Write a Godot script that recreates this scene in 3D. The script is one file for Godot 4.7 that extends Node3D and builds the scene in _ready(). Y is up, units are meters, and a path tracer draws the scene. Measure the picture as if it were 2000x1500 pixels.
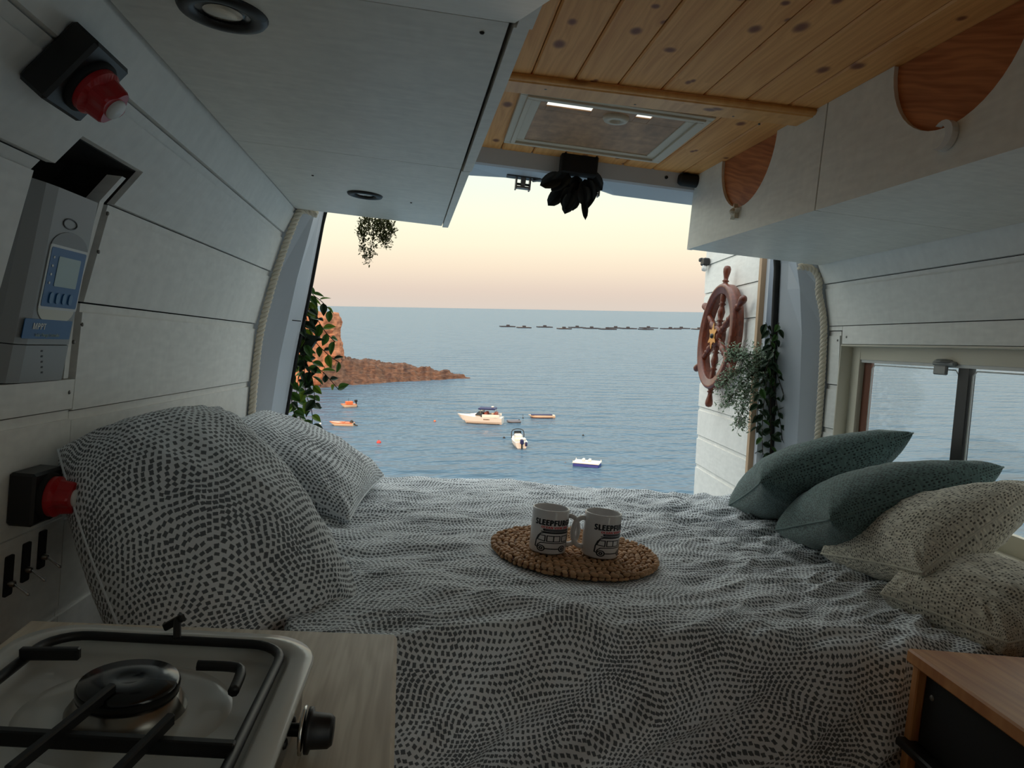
extends Node3D

var M = {}
var taken = {}
var SB: Basis
var SO: Vector3

# ---------------------------------------------------------------- helpers
func numbered(called):
	if not taken.has(called):
		taken[called] = 0
		return called
	taken[called] += 1
	return "%s_%03d" % [called, taken[called]]

func tag(o, label, category, group = "", kind = ""):
	if label != "": o.set_meta("label", label)
	if category != "": o.set_meta("category", category)
	if group != "": o.set_meta("group", group)
	if kind != "": o.set_meta("kind", kind)
	return o

func thing(called, label, category, at = Vector3.ZERO, basis = Basis.IDENTITY, group = "", kind = ""):
	var o = Node3D.new()
	o.name = numbered(called)
	add_child(o)
	o.transform = Transform3D(basis, at)
	return tag(o, label, category, group, kind)

func mesh_node(called, mesh, m, parent, xf = Transform3D.IDENTITY):
	var o = MeshInstance3D.new()
	o.name = numbered(called) if parent == self else called
	o.mesh = mesh
	o.material_override = m
	o.transform = xf
	parent.add_child(o, true)
	return o

func part(called, st, m, parent, xf = Transform3D.IDENTITY):
	if st is SurfaceTool:
		st.generate_normals()
		st = st.commit()
	return mesh_node(called, st, m, parent, xf)

func S(smooth = false):
	var st = SurfaceTool.new()
	st.begin(Mesh.PRIMITIVE_TRIANGLES)
	st.set_smooth_group(0 if smooth else -1)
	return st

func tri(st, a, b, c, ctr):
	if (b - a).cross(c - a).dot((a + b + c) / 3.0 - ctr) > 0:
		var t = b
		b = c
		c = t
	st.add_vertex(a)
	st.add_vertex(b)
	st.add_vertex(c)

func quad(st, a, b, c, d, ctr):
	tri(st, a, b, c, ctr)
	tri(st, a, c, d, ctr)

# box from eight corners: p[0..3] one ring, p[4..7] the opposite ring in the same order
func hexa(st, p):
	var c = Vector3.ZERO
	for v in p: c += v / 8.0
	quad(st, p[0], p[1], p[2], p[3], c)
	quad(st, p[4], p[5], p[6], p[7], c)
	for i in 4:
		var j = (i + 1) % 4
		quad(st, p[i], p[j], p[4 + j], p[4 + i], c)

# chamfered box, size s, edge r
func cbox(st, xf, s, r = 0.002):
	var h = s / 2.0
	r = min(r, min(h.x, min(h.y, h.z)) * 0.9)
	var P = func(sx, sy, sz, ax):
		var v = Vector3(sx * (h.x - (0.0 if ax == 0 else r)), sy * (h.y - (0.0 if ax == 1 else r)), sz * (h.z - (0.0 if ax == 2 else r)))
		return xf * v
	var c = xf.origin
	for s1 in [-1, 1]:
		quad(st, P.call(s1, -1, -1, 0), P.call(s1, 1, -1, 0), P.call(s1, 1, 1, 0), P.call(s1, -1, 1, 0), c)
		quad(st, P.call(-1, s1, -1, 1), P.call(1, s1, -1, 1), P.call(1, s1, 1, 1), P.call(-1, s1, 1, 1), c)
		quad(st, P.call(-1, -1, s1, 2), P.call(1, -1, s1, 2), P.call(1, 1, s1, 2), P.call(-1, 1, s1, 2), c)
		for s2 in [-1, 1]:
			quad(st, P.call(s1, s2, -1, 0), P.call(s1, s2, 1, 0), P.call(s1, s2, 1, 1), P.call(s1, s2, -1, 1), c)
			quad(st, P.call(s1, -1, s2, 0), P.call(s1, 1, s2, 0), P.call(s1, 1, s2, 2), P.call(s1, -1, s2, 2), c)
			quad(st, P.call(-1, s1, s2, 1), P.call(1, s1, s2, 1), P.call(1, s1, s2, 2), P.call(-1, s1, s2, 2), c)
			for s3 in [-1, 1]:
				tri(st, P.call(s1, s2, s3, 0), P.call(s1, s2, s3, 1), P.call(s1, s2, s3, 2), c)

func T(x, y, z, b = Basis.IDENTITY):
	return Transform3D(b, Vector3(x, y, z))

func boxst(at, s, r = 0.002, b = Basis.IDENTITY):
	var st = S()
	cbox(st, Transform3D(b, at), s, r)
	return st

# grid of points pts[j * nu + i], smooth normals
func grid_mesh(nu, nv, pts: PackedVector3Array, uvs: PackedVector2Array, flip = false):
	var nrm = PackedVector3Array()
	nrm.resize(pts.size())
	var idx = PackedInt32Array()
	for j in nv - 1:
		for i in nu - 1:
			var a = j * nu + i
			var b = a + 1
			var c = a + nu
			var d = c + 1
			var n = (pts[d] - pts[a]).cross(pts[c] - pts[b])
			if flip: n = -n
			nrm[a] += n
			nrm[b] += n
			nrm[c] += n
			nrm[d] += n
			if flip: idx.append_array(PackedInt32Array([a, c, b, b, c, d]))
			else: idx.append_array(PackedInt32Array([a, b, c, b, d, c]))
	for k in nrm.size(): nrm[k] = (-nrm[k]).normalized()
	var ar = []
	ar.resize(Mesh.ARRAY_MAX)
	ar[Mesh.ARRAY_VERTEX] = pts
	ar[Mesh.ARRAY_NORMAL] = nrm
	if uvs.size() == pts.size(): ar[Mesh.ARRAY_TEX_UV] = uvs
	ar[Mesh.ARRAY_INDEX] = idx
	var m = ArrayMesh.new()
	m.add_surface_from_arrays(Mesh.PRIMITIVE_TRIANGLES, ar)
	return m

# profile: Vector2(radius, height) round local y
func lathe(st, prof, xf = Transform3D.IDENTITY, seg = 24):
	for k in prof.size() - 1:
		var a = prof[k]
		var b = prof[k + 1]
		for i in seg:
			var t0 = TAU * i / seg
			var t1 = TAU * (i + 1) / seg
			var p00 = xf * Vector3(a.x * cos(t0), a.y, a.x * sin(t0))
			var p01 = xf * Vector3(a.x * cos(t1), a.y, a.x * sin(t1))
			var p10 = xf * Vector3(b.x * cos(t0), b.y, b.x * sin(t0))
			var p11 = xf * Vector3(b.x * cos(t1), b.y, b.x * sin(t1))
			if a.x > 1e-6:
				st.add_vertex(p00); st.add_vertex(p10); st.add_vertex(p01)
			if b.x > 1e-6:
				st.add_vertex(p01); st.add_vertex(p10); st.add_vertex(p11)

func lat(prof, seg = 24, smooth = true):
	var st = S(smooth)
	lathe(st, prof, Transform3D.IDENTITY, seg)
	return st

func tube(st, pts, r, seg = 8, caps = true):
	var n = pts.size()
	var rings = []
	var up = Vector3.UP
	var t0 = (pts[1] - pts[0]).normalized()
	if abs(t0.dot(up)) > 0.9: up = Vector3.RIGHT
	var nx = t0.cross(up).normalized()
	for i in n:
		var t = (pts[min(i + 1, n - 1)] - pts[max(i - 1, 0)]).normalized()
		nx = (nx - t * nx.dot(t)).normalized()
		var ny = t.cross(nx)
		var rr = r[i] if r is Array else r
		var ring = []
		for k in seg:
			var a = TAU * k / seg
			ring.append(pts[i] + (nx * cos(a) + ny * sin(a)) * rr)
		rings.append(ring)
	for i in n - 1:
		for k in seg:
			var k2 = (k + 1) % seg
			quad(st, rings[i][k], rings[i][k2], rings[i + 1][k2], rings[i + 1][k], (pts[i] + pts[i + 1]) / 2.0)
	if caps:
		for k in range(1, seg - 1):
			tri(st, rings[0][0], rings[0][k], rings[0][k + 1], pts[1])
			tri(st, rings[n - 1][0], rings[n - 1][k], rings[n - 1][k + 1], pts[n - 2])

func tubest(pts, r, seg = 8):
	var st = S(true)
	tube(st, pts, r, seg)
	return st

func curve(ctrl, n):
	var c = Curve3D.new()
	for i in ctrl.size():
		var p = ctrl[i]
		var d = (ctrl[min(i + 1, ctrl.size() - 1)] - ctrl[max(i - 1, 0)]) / 6.0
		c.add_point(p, -d, d)
	var out = []
	var L = c.get_baked_length()
	for i in n: out.append(c.sample_baked(L * i / (n - 1), true))
	return out

# polygon in local xy, extruded along local z from 0 to depth
func extrude(st, poly, depth, xf = Transform3D.IDENTITY):
	var pk = PackedVector2Array(poly)
	var ids = Geometry2D.triangulate_polygon(pk)
	var z = xf.basis.z.normalized()
	var o = xf.origin
	var f = func(p, d): return xf * Vector3(p.x, p.y, d)
	for k in range(0, ids.size(), 3):
		var a = f.call(pk[ids[k]], 0.0)
		var b = f.call(pk[ids[k + 1]], 0.0)
		var c = f.call(pk[ids[k + 2]], 0.0)
		tri(st, a, b, c, (a + b + c) / 3.0 + z * depth)
		var e = z * depth
		tri(st, a + e, b + e, c + e, (a + b + c) / 3.0)
	var area = 0.0
	var n = pk.size()
	for i in n: area += pk[i].cross(pk[(i + 1) % n])
	for i in n:
		var p = pk[i]
		var q = pk[(i + 1) % n]
		var outn = Vector2(q.y - p.y, p.x - q.x) * (1.0 if area > 0 else -1.0)
		var mid = (p + q) / 2.0 - outn.normalized() * 0.001
		quad(st, f.call(p, 0.0), f.call(q, 0.0), f.call(q, depth), f.call(p, depth), f.call(mid, depth / 2.0))

func exst(poly, depth, xf = Transform3D.IDENTITY):
	var st = S()
	extrude(st, poly, depth, xf)
	return st

# rings of points, closed round; caps at both ends
func loft(st, rings, caps = true):
	var n = rings[0].size()
	for i in rings.size() - 1:
		var c = Vector3.ZERO
		for p in rings[i] + rings[i + 1]: c += p / (2.0 * n)
		for k in n:
			var k2 = (k + 1) % n
			quad(st, rings[i][k], rings[i][k2], rings[i + 1][k2], rings[i + 1][k], c)
	if caps:
		for e in [0, rings.size() - 1]:
			var c = Vector3.ZERO
			for p in rings[1 if e == 0 else e - 1]: c += p / n
			for k in range(1, n - 1): tri(st, rings[e][0], rings[e][k], rings[e][k + 1], c)

func rrect(w, h, r, n = 4):
	var out = []
	for c in [[1, 1, 0.0], [-1, 1, PI / 2], [-1, -1, PI], [1, -1, 1.5 * PI]]:
		for i in n + 1:
			var a = c[2] + PI / 2 * i / n
			out.append(Vector2(c[0] * (w / 2 - r) + r * cos(a), c[1] * (h / 2 - r) + r * sin(a)))
	return out

func frame_of(zdir: Vector3, updir = Vector3.UP):
	var z = zdir.normalized()
	var x = updir.cross(z).normalized()
	return Basis(x, z.cross(x), z)

func textst(s, size, depth, font_kind = "Droid Sans", bold = 700):
	var f = SystemFont.new()
	f.font_names = PackedStringArray([font_kind])
	f.font_weight = bold
	var t = TextMesh.new()
	t.text = s
	t.font = f
	t.font_size = 64
	t.pixel_size = size / 64.0
	t.depth = depth
	return t

# ---------------------------------------------------------------- materials
func mat(c, rough = 0.6, metal = 0.0):
	var m = StandardMaterial3D.new()
	m.albedo_color = c
	m.roughness = rough
	m.metallic = metal
	return m

func noise(freq, seed_ = 1, oct = 4, kind = FastNoiseLite.TYPE_SIMPLEX_SMOOTH):
	var n = FastNoiseLite.new()
	n.noise_type = kind
	n.seed = seed_
	n.frequency = freq
	n.fractal_octaves = oct
	return n

func tex(w, h, f: Callable):
	var d = PackedByteArray()
	d.resize(w * h * 3)
	var k = 0
	for y in h:
		for x in w:
			var c = f.call(x, y)
			d[k] = int(clampf(c.r, 0, 1) * 255)
			d[k + 1] = int(clampf(c.g, 0, 1) * 255)
			d[k + 2] = int(clampf(c.b, 0, 1) * 255)
			k += 3
	var im = Image.create_from_data(w, h, false, Image.FORMAT_RGB8, d)
	im.generate_mipmaps()
	return im

func normal_from(im, strength):
	var h = im.duplicate()
	h.clear_mipmaps()
	h.convert(Image.FORMAT_RGBA8)
	h.bump_map_to_normal_map(strength)
	return ImageTexture.create_from_image(h)

# colour wobble round a base, streaks along one axis of the texture
func streak(base: Color, amp, sx, sy, seed_, w = 256, h = 256):
	var n = noise(1.0, seed_, 3)
	return tex(w, h, func(x, y):
		var a = TAU * x / w
		var b = TAU * y / h
		var v = n.get_noise_3d(sx * cos(a), sx * sin(a) + 7.0, sy * sin(b)) + 0.6 * n.get_noise_3d(3 * sx * cos(a), 3 * sx * sin(a), sy * cos(b) + 3.0)
		var k = 1.0 + amp * v
		return Color(base.r * k, base.g * k, base.b * k))

func triplanar(m, scale, world = true):
	m.uv1_triplanar = true
	m.uv1_world_triplanar = world
	m.uv1_scale = scale if scale is Vector3 else Vector3.ONE * scale
	return m

func make_materials():
	var paint = streak(Color(0.925, 0.92, 0.90), 0.04, 1.2, 6.0, 11)
	M.paint = mat(Color(1, 1, 1), 0.5)
	M.paint.albedo_texture = ImageTexture.create_from_image(paint)
	M.paint.normal_enabled = true
	M.paint.normal_texture = normal_from(paint, 3.0)
	M.paint.normal_scale = 0.35
	triplanar(M.paint, 1.7)
	M.cabinet = M.paint.duplicate()
	M.cabinet.roughness = 0.42
	M.cabinet.albedo_color = Color(0.99, 0.985, 0.97)
	M.metal_paint = mat(Color(0.77, 0.795, 0.83), 0.35)
	M.gap = mat(Color(0.16, 0.15, 0.14), 0.9)
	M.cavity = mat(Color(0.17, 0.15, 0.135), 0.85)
	M.black = mat(Color(0.06, 0.06, 0.065), 0.45)
	M.black_matt = mat(Color(0.045, 0.047, 0.05), 0.8)
	M.black_gloss = mat(Color(0.05, 0.05, 0.055), 0.18)
	M.rubber = mat(Color(0.05, 0.05, 0.05), 0.7)
	M.red = mat(Color(0.70, 0.10, 0.12), 0.3)
	M.white_plastic = mat(Color(0.86, 0.86, 0.85), 0.35)
	M.cream_plastic = mat(Color(0.84, 0.815, 0.75), 0.45)
	M.grey_plastic = mat(Color(0.60, 0.61, 0.61), 0.4)
	M.chrome = mat(Color(0.85, 0.84, 0.82), 0.18, 1.0)
	M.steel = mat(Color(0.55, 0.53, 0.50), 0.32, 1.0)
	M.screw = mat(Color(0.45, 0.44, 0.42), 0.45, 0.8)
	M.enamel = mat(Color(0.84, 0.84, 0.82), 0.16)
	M.ceramic = mat(Color(0.86, 0.85, 0.85), 0.14)
	M.ink = mat(Color(0.05, 0.05, 0.09), 0.4)
	M.ink_red = mat(Color(0.80, 0.25, 0.27), 0.4)
	M.blue_label = mat(Color(0.17, 0.40, 0.62), 0.45)
	M.lcd = mat(Color(0.66, 0.73, 0.71), 0.25)
	M.brass = mat(Color(0.80, 0.66, 0.36), 0.28, 1.0)
	M.rope = mat(Color(0.88, 0.84, 0.77), 0.9)
	M.bracket = mat(Color(0.55, 0.52, 0.50), 0.4, 0.6)
	M.star = mat(Color(0.85, 0.81, 0.73), 0.6)
	M.tan_strip = mat(Color(0.74, 0.62, 0.50), 0.6)
	M.brown_strip = mat(Color(0.42, 0.25, 0.18), 0.6)
	# glass
	M.glass = mat(Color(0.93, 0.96, 0.95, 0.10), 0.02)
	M.glass.transparency = BaseMaterial3D.TRANSPARENCY_ALPHA
	M.smoked = mat(Color(0.66, 0.58, 0.48, 0.80), 0.22)
	M.smoked.transparency = BaseMaterial3D.TRANSPARENCY_ALPHA
	M.lens = mat(Color(0.72, 0.68, 0.62), 0.12, 0.5)
	make_woods()
	make_fabrics()
	make_plants()
	make_outside()

func wood_image(w, h, light: Color, dark: Color, rings, knots, seed_, streaky, mw = 0.425, mh = 1.7):
	# mw, mh: metres the image covers; knots are dark ovals that push the grain aside
	var n = noise(1.0, seed_, 3)
	var rng = RandomNumberGenerator.new()
	rng.seed = seed_
	var pull = PackedFloat32Array()
	var core = PackedFloat32Array()
	pull.resize(w * h)
	core.resize(w * h)
	for i in knots:
		var kx = rng.randi() % w
		var ky = rng.randi() % h
		var r = rng.randf_range(0.004, 0.012)
		var el = rng.randf_range(1.0, 1.8)
		var wx = int(r * 4.0 / mw * w)
		var wy = int(r * 4.0 * el / mh * h)
		for y in range(-wy, wy + 1):
			for x in range(-wx, wx + 1):
				var du = x * mw / w
				var dv = y * mh / h / el
				var d2 = (du * du + dv * dv) / (r * r)
				var k = posmod(ky + y, h) * w + posmod(kx + x, w)
				pull[k] += sign(du) * exp(-d2 / 5.0) * r / mw
				core[k] = maxf(core[k], exp(-d2 * d2))
	var asp = mh / mw
	return tex(w, h, func(x, y):
		var u = float(x) / w
		var v = float(y) / h
		var k = y * w + x
		var a = n.get_noise_2d(u * 9.0, v * 3.0 * asp / 4.0)
		var g = sin((u - pull[k] + a * streaky) * rings * TAU)
		var f = n.get_noise_2d(u * 90.0, v * 6.0)
		var t = clampf(0.42 + 0.25 * g + 0.35 * f + 0.5 * a, 0.0, 1.0)
		var c = light.lerp(dark, t)
		return c.lerp(Color(dark.r * 0.52, dark.g * 0.38, dark.b * 0.32), core[k] * 0.85))

func make_woods():
	var pine = wood_image(512, 1024, Color(0.93, 0.69, 0.41), Color(0.85, 0.59, 0.32), 22.0, 34, 5, 0.05)
	M.pine = mat(Color.WHITE, 0.6)
	M.pine.albedo_texture = ImageTexture.create_from_image(pine)
	M.pine_trim = mat(Color(0.98, 1.0, 1.0), 0.42)
	M.pine_trim.albedo_texture = M.pine.albedo_texture
	triplanar(M.pine_trim, Vector3(1.0, 1.0, 0.6))
	var oak = wood_image(512, 512, Color(0.86, 0.81, 0.73), Color(0.72, 0.65, 0.56), 14.0, 2, 9, 0.10)
	M.oak = mat(Color.WHITE, 0.4)
	M.oak.albedo_texture = ImageTexture.create_from_image(oak)
	triplanar(M.oak, Vector3(2.2, 2.2, 0.9))
	var beech = wood_image(512, 512, Color(0.80, 0.58, 0.37), Color(0.66, 0.42, 0.24), 16.0, 0, 15, 0.06)
	M.beech = mat(Color.WHITE, 0.45)
	M.beech.albedo_texture = ImageTexture.create_from_image(beech)
	triplanar(M.beech, Vector3(1.6, 1.6, 0.7))
	var inlay = wood_image(512, 512, Color(0.80, 0.50, 0.30), Color(0.62, 0.34, 0.18), 34.0, 0, 21, 0.04)
	M.inlay = mat(Color.WHITE, 0.5)
	M.inlay.albedo_texture = ImageTexture.create_from_image(inlay)
	var wheelw = wood_image(256, 256, Color(0.50, 0.25, 0.16), Color(0.30, 0.125, 0.08), 12.0, 0, 31, 0.1)
	M.wheel = mat(Color.WHITE, 0.33)
	M.wheel.albedo_texture = ImageTexture.create_from_image(wheelw)
	triplanar(M.wheel, 4.0, false)
	M.reed = mat(Color(0.66, 0.47, 0.30), 0.7)
	M.reed.vertex_color_use_as_albedo = true

func make_fabrics():
	# printed cotton: small grey lozenges, each turned with a swirling field, on an off-white ground
	var N = 1024
	var C = 70
	var rng = RandomNumberGenerator.new()
	rng.seed = 77
	var pr = Image.create(N, N, false, Image.FORMAT_RGB8)
	pr.fill(Color(0.90, 0.925, 0.945))
	var grey = Color(0.38, 0.40, 0.425)
	for j in C:
		for i in C:
			var u = (i + 0.5 * (j % 2) + rng.randf_range(-0.10, 0.10)) / C
			var v = (j + rng.randf_range(-0.10, 0.10)) / C
			var cu = u + 0.014 * sin(TAU * (2 * v + u)) + 0.006 * sin(TAU * (4 * v - 3 * u) + 1.0)
			var cv = v + 0.014 * sin(TAU * (2 * u - v) + 2.0) + 0.006 * sin(TAU * (4 * u + 3 * v))
			var ang = 1.1 * sin(TAU * (2 * u + v) + 0.4) + 0.8 * sin(TAU * (3 * v - 2 * u) + 2.0) + rng.randf_range(-0.25, 0.25)
			var hw = (0.335 + rng.randf_range(-0.05, 0.05)) * N / C
			var hh = (0.285 + rng.randf_range(-0.06, 0.06)) * N / C
			var sh = rng.randf_range(-0.25, 0.25)
			var ca = cos(ang)
			var sa = sin(ang)
			var R = int(hw + hh) + 1
			var px = cu * N
			var py = cv * N
			for dy in range(-R, R + 1):
				for dx in range(-R, R + 1):
					var fx = floor(px) + dx - px
					var fy = floor(py) + dy - py
					var a = fx * ca + fy * sa
					var b = -fx * sa + fy * ca
					if absf(b) < hh and absf(a + sh * b) < hw:
						pr.set_pixel(posmod(int(px) + dx, N), posmod(int(py) + dy, N), grey)
	pr.generate_mipmaps()
	M.print = mat(Color.WHITE, 0.85)
	M.print.albedo_texture = ImageTexture.create_from_image(pr)
	M.print.rim_enabled = true
	M.print.rim = 0.25
	# slub-knit cushion covers
	M.green = knit(Color(0.34, 0.43, 0.425), Color(0.11, 0.155, 0.16), 41)
	M.cream = knit(Color(0.78, 0.765, 0.71), Color(0.36, 0.345, 0.31), 43)
	M.mattress = mat(Color(0.75, 0.75, 0.74), 0.9)

func knit(base: Color, gap: Color, seed_):
	var n = noise(0.05, seed_, 3)
	var rng = RandomNumberGenerator.new()
	rng.seed = seed_
	var jj = PackedFloat32Array()
	for i in 64 * 64: jj.append(rng.randf())
	var im = tex(512, 512, func(x, y):
		var row = int(y / 8)
		var s = (x + (row % 2) * 5 + int(8.0 * n.get_noise_2d(0, row * 9.0))) 
		var col = int(s / 10)
		var fx = (s % 10) / 10.0
		var fy = (y % 8) / 8.0
		var k = jj[posmod(row, 64) * 64 + posmod(col, 64)]
		var hole = fx > 0.25 and fx < 0.35 + 0.5 * k and fy > 0.30 and fy < 0.80 and k > 0.25
		var t = 1.0 + 0.25 * n.get_noise_2d(x * 3.0, y * 0.6) + 0.12 * n.get_noise_2d(x * 9.0, y * 9.0)
		var c = gap if hole else base
		return Color(c.r * t, c.g * t, c.b * t))
	var m = mat(Color.WHITE, 0.95)
	m.albedo_texture = ImageTexture.create_from_image(im)
	m.normal_enabled = true
	m.normal_texture = normal_from(im, 2.0)
	m.normal_scale = 0.8
	m.rim_enabled = true
	m.rim = 0.35
	return m

func make_plants():
	M.leaf = mat(Color(0.20, 0.34, 0.13), 0.5)
	M.leaf.backlight_enabled = true
	M.leaf.backlight = Color(0.14, 0.22, 0.05)
	M.leaf_light = mat(Color(0.38, 0.50, 0.16), 0.5)
	M.leaf_light.backlight_enabled = true
	M.leaf_light.backlight = Color(0.25, 0.30, 0.06)
	M.leaf_dark = mat(Color(0.13, 0.22, 0.12), 0.5)
	M.leaf_black = mat(Color(0.055, 0.06, 0.05), 0.55)
	M.stem = mat(Color(0.20, 0.14, 0.09), 0.8)
	M.sage = mat(Color(0.68, 0.76, 0.66), 0.8)
	M.sage.backlight_enabled = true
	M.sage.backlight = Color(0.12, 0.15, 0.08)
	M.olive = mat(Color(0.30, 0.32, 0.12), 0.7)
	M.olive.backlight_enabled = true
	M.olive.backlight = Color(0.22, 0.20, 0.06)
	M.planter = mat(Color(0.09, 0.14, 0.10), 0.7)

func make_outside():
	M.hull_white = mat(Color(0.87, 0.84, 0.80), 0.3)
	M.hull_orange = mat(Color(0.80, 0.42, 0.24), 0.45)
	M.hull_cream = mat(Color(0.85, 0.76, 0.66), 0.4)
	M.hull_dark = mat(Color(0.28, 0.17, 0.14), 0.5)
	M.navy = mat(Color(0.07, 0.10, 0.30), 0.6)
	M.blue_float = mat(Color(0.06, 0.17, 0.50), 0.45)
	M.boat_glass = mat(Color(0.12, 0.14, 0.16), 0.1)
	M.seat_red = mat(Color(0.55, 0.28, 0.22), 0.6)
	M.buoy = mat(Color(0.80, 0.25, 0.20), 0.4)
	M.farm = mat(Color(0.22, 0.22, 0.24), 0.8)
	M.farm_light = mat(Color(0.50, 0.44, 0.38), 0.8)
	M.dinghy = mat(Color(0.42, 0.43, 0.46), 0.6)

# ---------------------------------------------------------------- the van shell
const ZF = -2.35
const SD = 0.1   # the sliding side door stands open from here forward, beside the camera
const PL = [Vector2(-0.395, 1.95), Vector2(-0.443, 1.727), Vector2(-0.47, 1.66), Vector2(-0.503, 1.581), Vector2(-0.532, 1.456), Vector2(-0.565, 1.287), Vector2(-0.571, 1.102), Vector2(-0.571, -0.1)]
const PR = [Vector2(1.18, 1.95), Vector2(1.239, 1.749), Vector2(1.268, 1.677), Vector2(1.305, 1.619), Vector2(1.341, 1.478), Vector2(1.358, 1.28), Vector2(1.365, 1.082), Vector2(1.367, -0.1)]

func prof_x(pr, y):
	for i in pr.size() - 1:
		if y <= pr[i].y and y >= pr[i + 1].y:
			return lerpf(pr[i].x, pr[i + 1].x, (pr[i].y - y) / (pr[i].y - pr[i + 1].y))
	return pr[pr.size() - 1].x if y < 0 else pr[0].x

# point on a side wall: height y, distance z, depth d behind the face
func wl(y, z, d = 0.0):
	var k = 0.027
	if y > 1.456: k = lerpf(0.027, -0.03, (y - 1.456) / 0.125)
	if y > 1.581: k = lerpf(-0.03, -0.035, clampf((y - 1.581) / 0.079, 0, 1))
	return Vector3(prof_x(PL, y) - k * (z - ZF) - d, y + 0.011 * (z - ZF), z)

func wr(y, z, d = 0.0):
	return Vector3(prof_x(PR, y) - 0.04 * (z - ZF) + d, y - 0.002 * (z - ZF), z)

func slab(st, w: Callable, y0, y1, z0, z1, d0, d1):
	# the upper wall twists along its length, so long runs are made of short lengths
	var n = 1 if y1 < 1.46 else maxi(1, int(ceil(absf(z1 - z0) / 0.2)))
	for i in n:
		var a = lerpf(z0, z1, float(i) / n)
		var b = lerpf(z0, z1, float(i + 1) / n)
		hexa(st, [w.call(y0, a, d0), w.call(y1, a, d0), w.call(y1, b, d0), w.call(y0, b, d0), w.call(y0, a, d1), w.call(y1, a, d1), w.call(y1, b, d1), w.call(y0, b, d1)])

# one shiplap board: face, and along its top edge a rebate set back a little
func board(parent, w, y0, y1, z0, z1, lip = 0.015, called = "board"):
	var st = S()
	var g = 0.0014
	slab(st, w, y0 + g, y1 - g - lip, z0, z1, 0.0, 0.012)
	if lip > 0: slab(st, w, y1 - g - lip, y1 - g, z0, z1, 0.005, 0.012)
	return part(called, st, M.paint, parent)

func screw_at(parent, p: Vector3, n: Vector3, r = 0.0035, m = null):
	var st = S(true)
	lathe(st, [Vector2(0, 0.0012), Vector2(r * 0.8, 0.001), Vector2(r, 0.0), Vector2(r, -0.002)], Transform3D(frame_of(n).rotated(frame_of(n).x, PI / 2), p), 10)
	return part("screw", st, m if m else M.screw, parent)

func build_shell():
	# floor
	var st = S()
	cbox(st, T(0.35, -0.03, -0.4), Vector3(2.3, 0.06, 4.3), 0.003)
	tag(part("floor", st, M.oak, self), "", "", "", "structure")
	build_left_wall()
	build_right_wall()
	build_ceiling()
	build_rear()
	build_front()

func build_left_wall():
	var w = thing("wall_left", "", "", Vector3.ZERO, Basis.IDENTITY, "", "structure")
	var W = wl
	# far run, from the boards' joint to the rear pillar
	for y in [[1.66, 1.75], [1.581, 1.66], [1.456, 1.581]]:
		board(w, W, y[0], y[1], ZF, -1.296)
	for y in [[1.287, 1.456], [1.102, 1.287], [0.93, 1.102], [0.76, 0.93], [0.58, 0.76]]:
		board(w, W, y[0], y[1], ZF, -1.288)
	# near run beside the camera
	board(w, W, 1.66, 1.75, -1.296, 1.2)
	board(w, W, 1.581, 1.66, -1.296, 1.2)
	board(w, W, 1.516, 1.581, -1.296, -1.085)
	board(w, W, 1.474, 1.581, -1.085, 1.2)
	for y in [[1.287, 1.474], [1.135, 1.287]]:
		board(w, W, y[0], y[1], -1.062, 1.2)
	board(w, W, 1.105, 1.158, -1.286, -1.062, 0.0)
	board(w, W, 0.935, 1.105, -1.286, -1.062)
	board(w, W, 0.935, 1.135, -1.062, 1.2)
	for y in [[0.76, 0.935], [0.58, 0.76]]:
		board(w, W, y[0], y[1], -1.286, 1.2)
	# upright batten at the rear edge of the recess
	st_batten(w)
	# backing sheet behind the boards
	var st = S()
	for y in [[0.0, 0.58], [0.58, 1.102], [1.102, 1.158]]:
		slab(st, W, y[0], y[1], ZF, 1.25, 0.012, 0.06)
	for y in [[1.158, 1.287], [1.287, 1.456], [1.456, 1.516]]:
		slab(st, W, y[0], y[1], ZF, -1.30, 0.012, 0.06)
		slab(st, W, y[0], y[1], -1.05, 1.25, 0.012, 0.06)
	for y in [[1.516, 1.581], [1.581, 1.66], [1.66, 1.727], [1.727, 1.95]]:
		slab(st, W, y[0], y[1], ZF, 1.25, 0.012, 0.06)
	part("backing", st, M.gap, w)
	# box of the recess
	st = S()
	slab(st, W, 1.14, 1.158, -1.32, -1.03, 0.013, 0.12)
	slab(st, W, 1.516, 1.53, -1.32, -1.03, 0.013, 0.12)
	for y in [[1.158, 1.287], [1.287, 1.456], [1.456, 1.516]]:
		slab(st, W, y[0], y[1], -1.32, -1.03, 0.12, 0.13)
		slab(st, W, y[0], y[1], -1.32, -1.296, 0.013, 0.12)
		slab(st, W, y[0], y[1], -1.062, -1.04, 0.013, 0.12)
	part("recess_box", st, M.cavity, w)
	for p in [[1.135, -1.272], [1.375, -1.29], [1.25, -1.291], [1.22, -1.27], [1.44, -1.285]]:
		screw_at(w, wl(p[0], p[1], -0.0005), Vector3(1, 0, 0))

func st_batten(w):
	var st = S()
	for y in [[1.158, 1.287], [1.287, 1.456], [1.456, 1.50]]: slab(st, wl, y[0], y[1], -1.276, -1.262, 0.006, 0.03)
	part("batten", st, M.paint, w)

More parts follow.
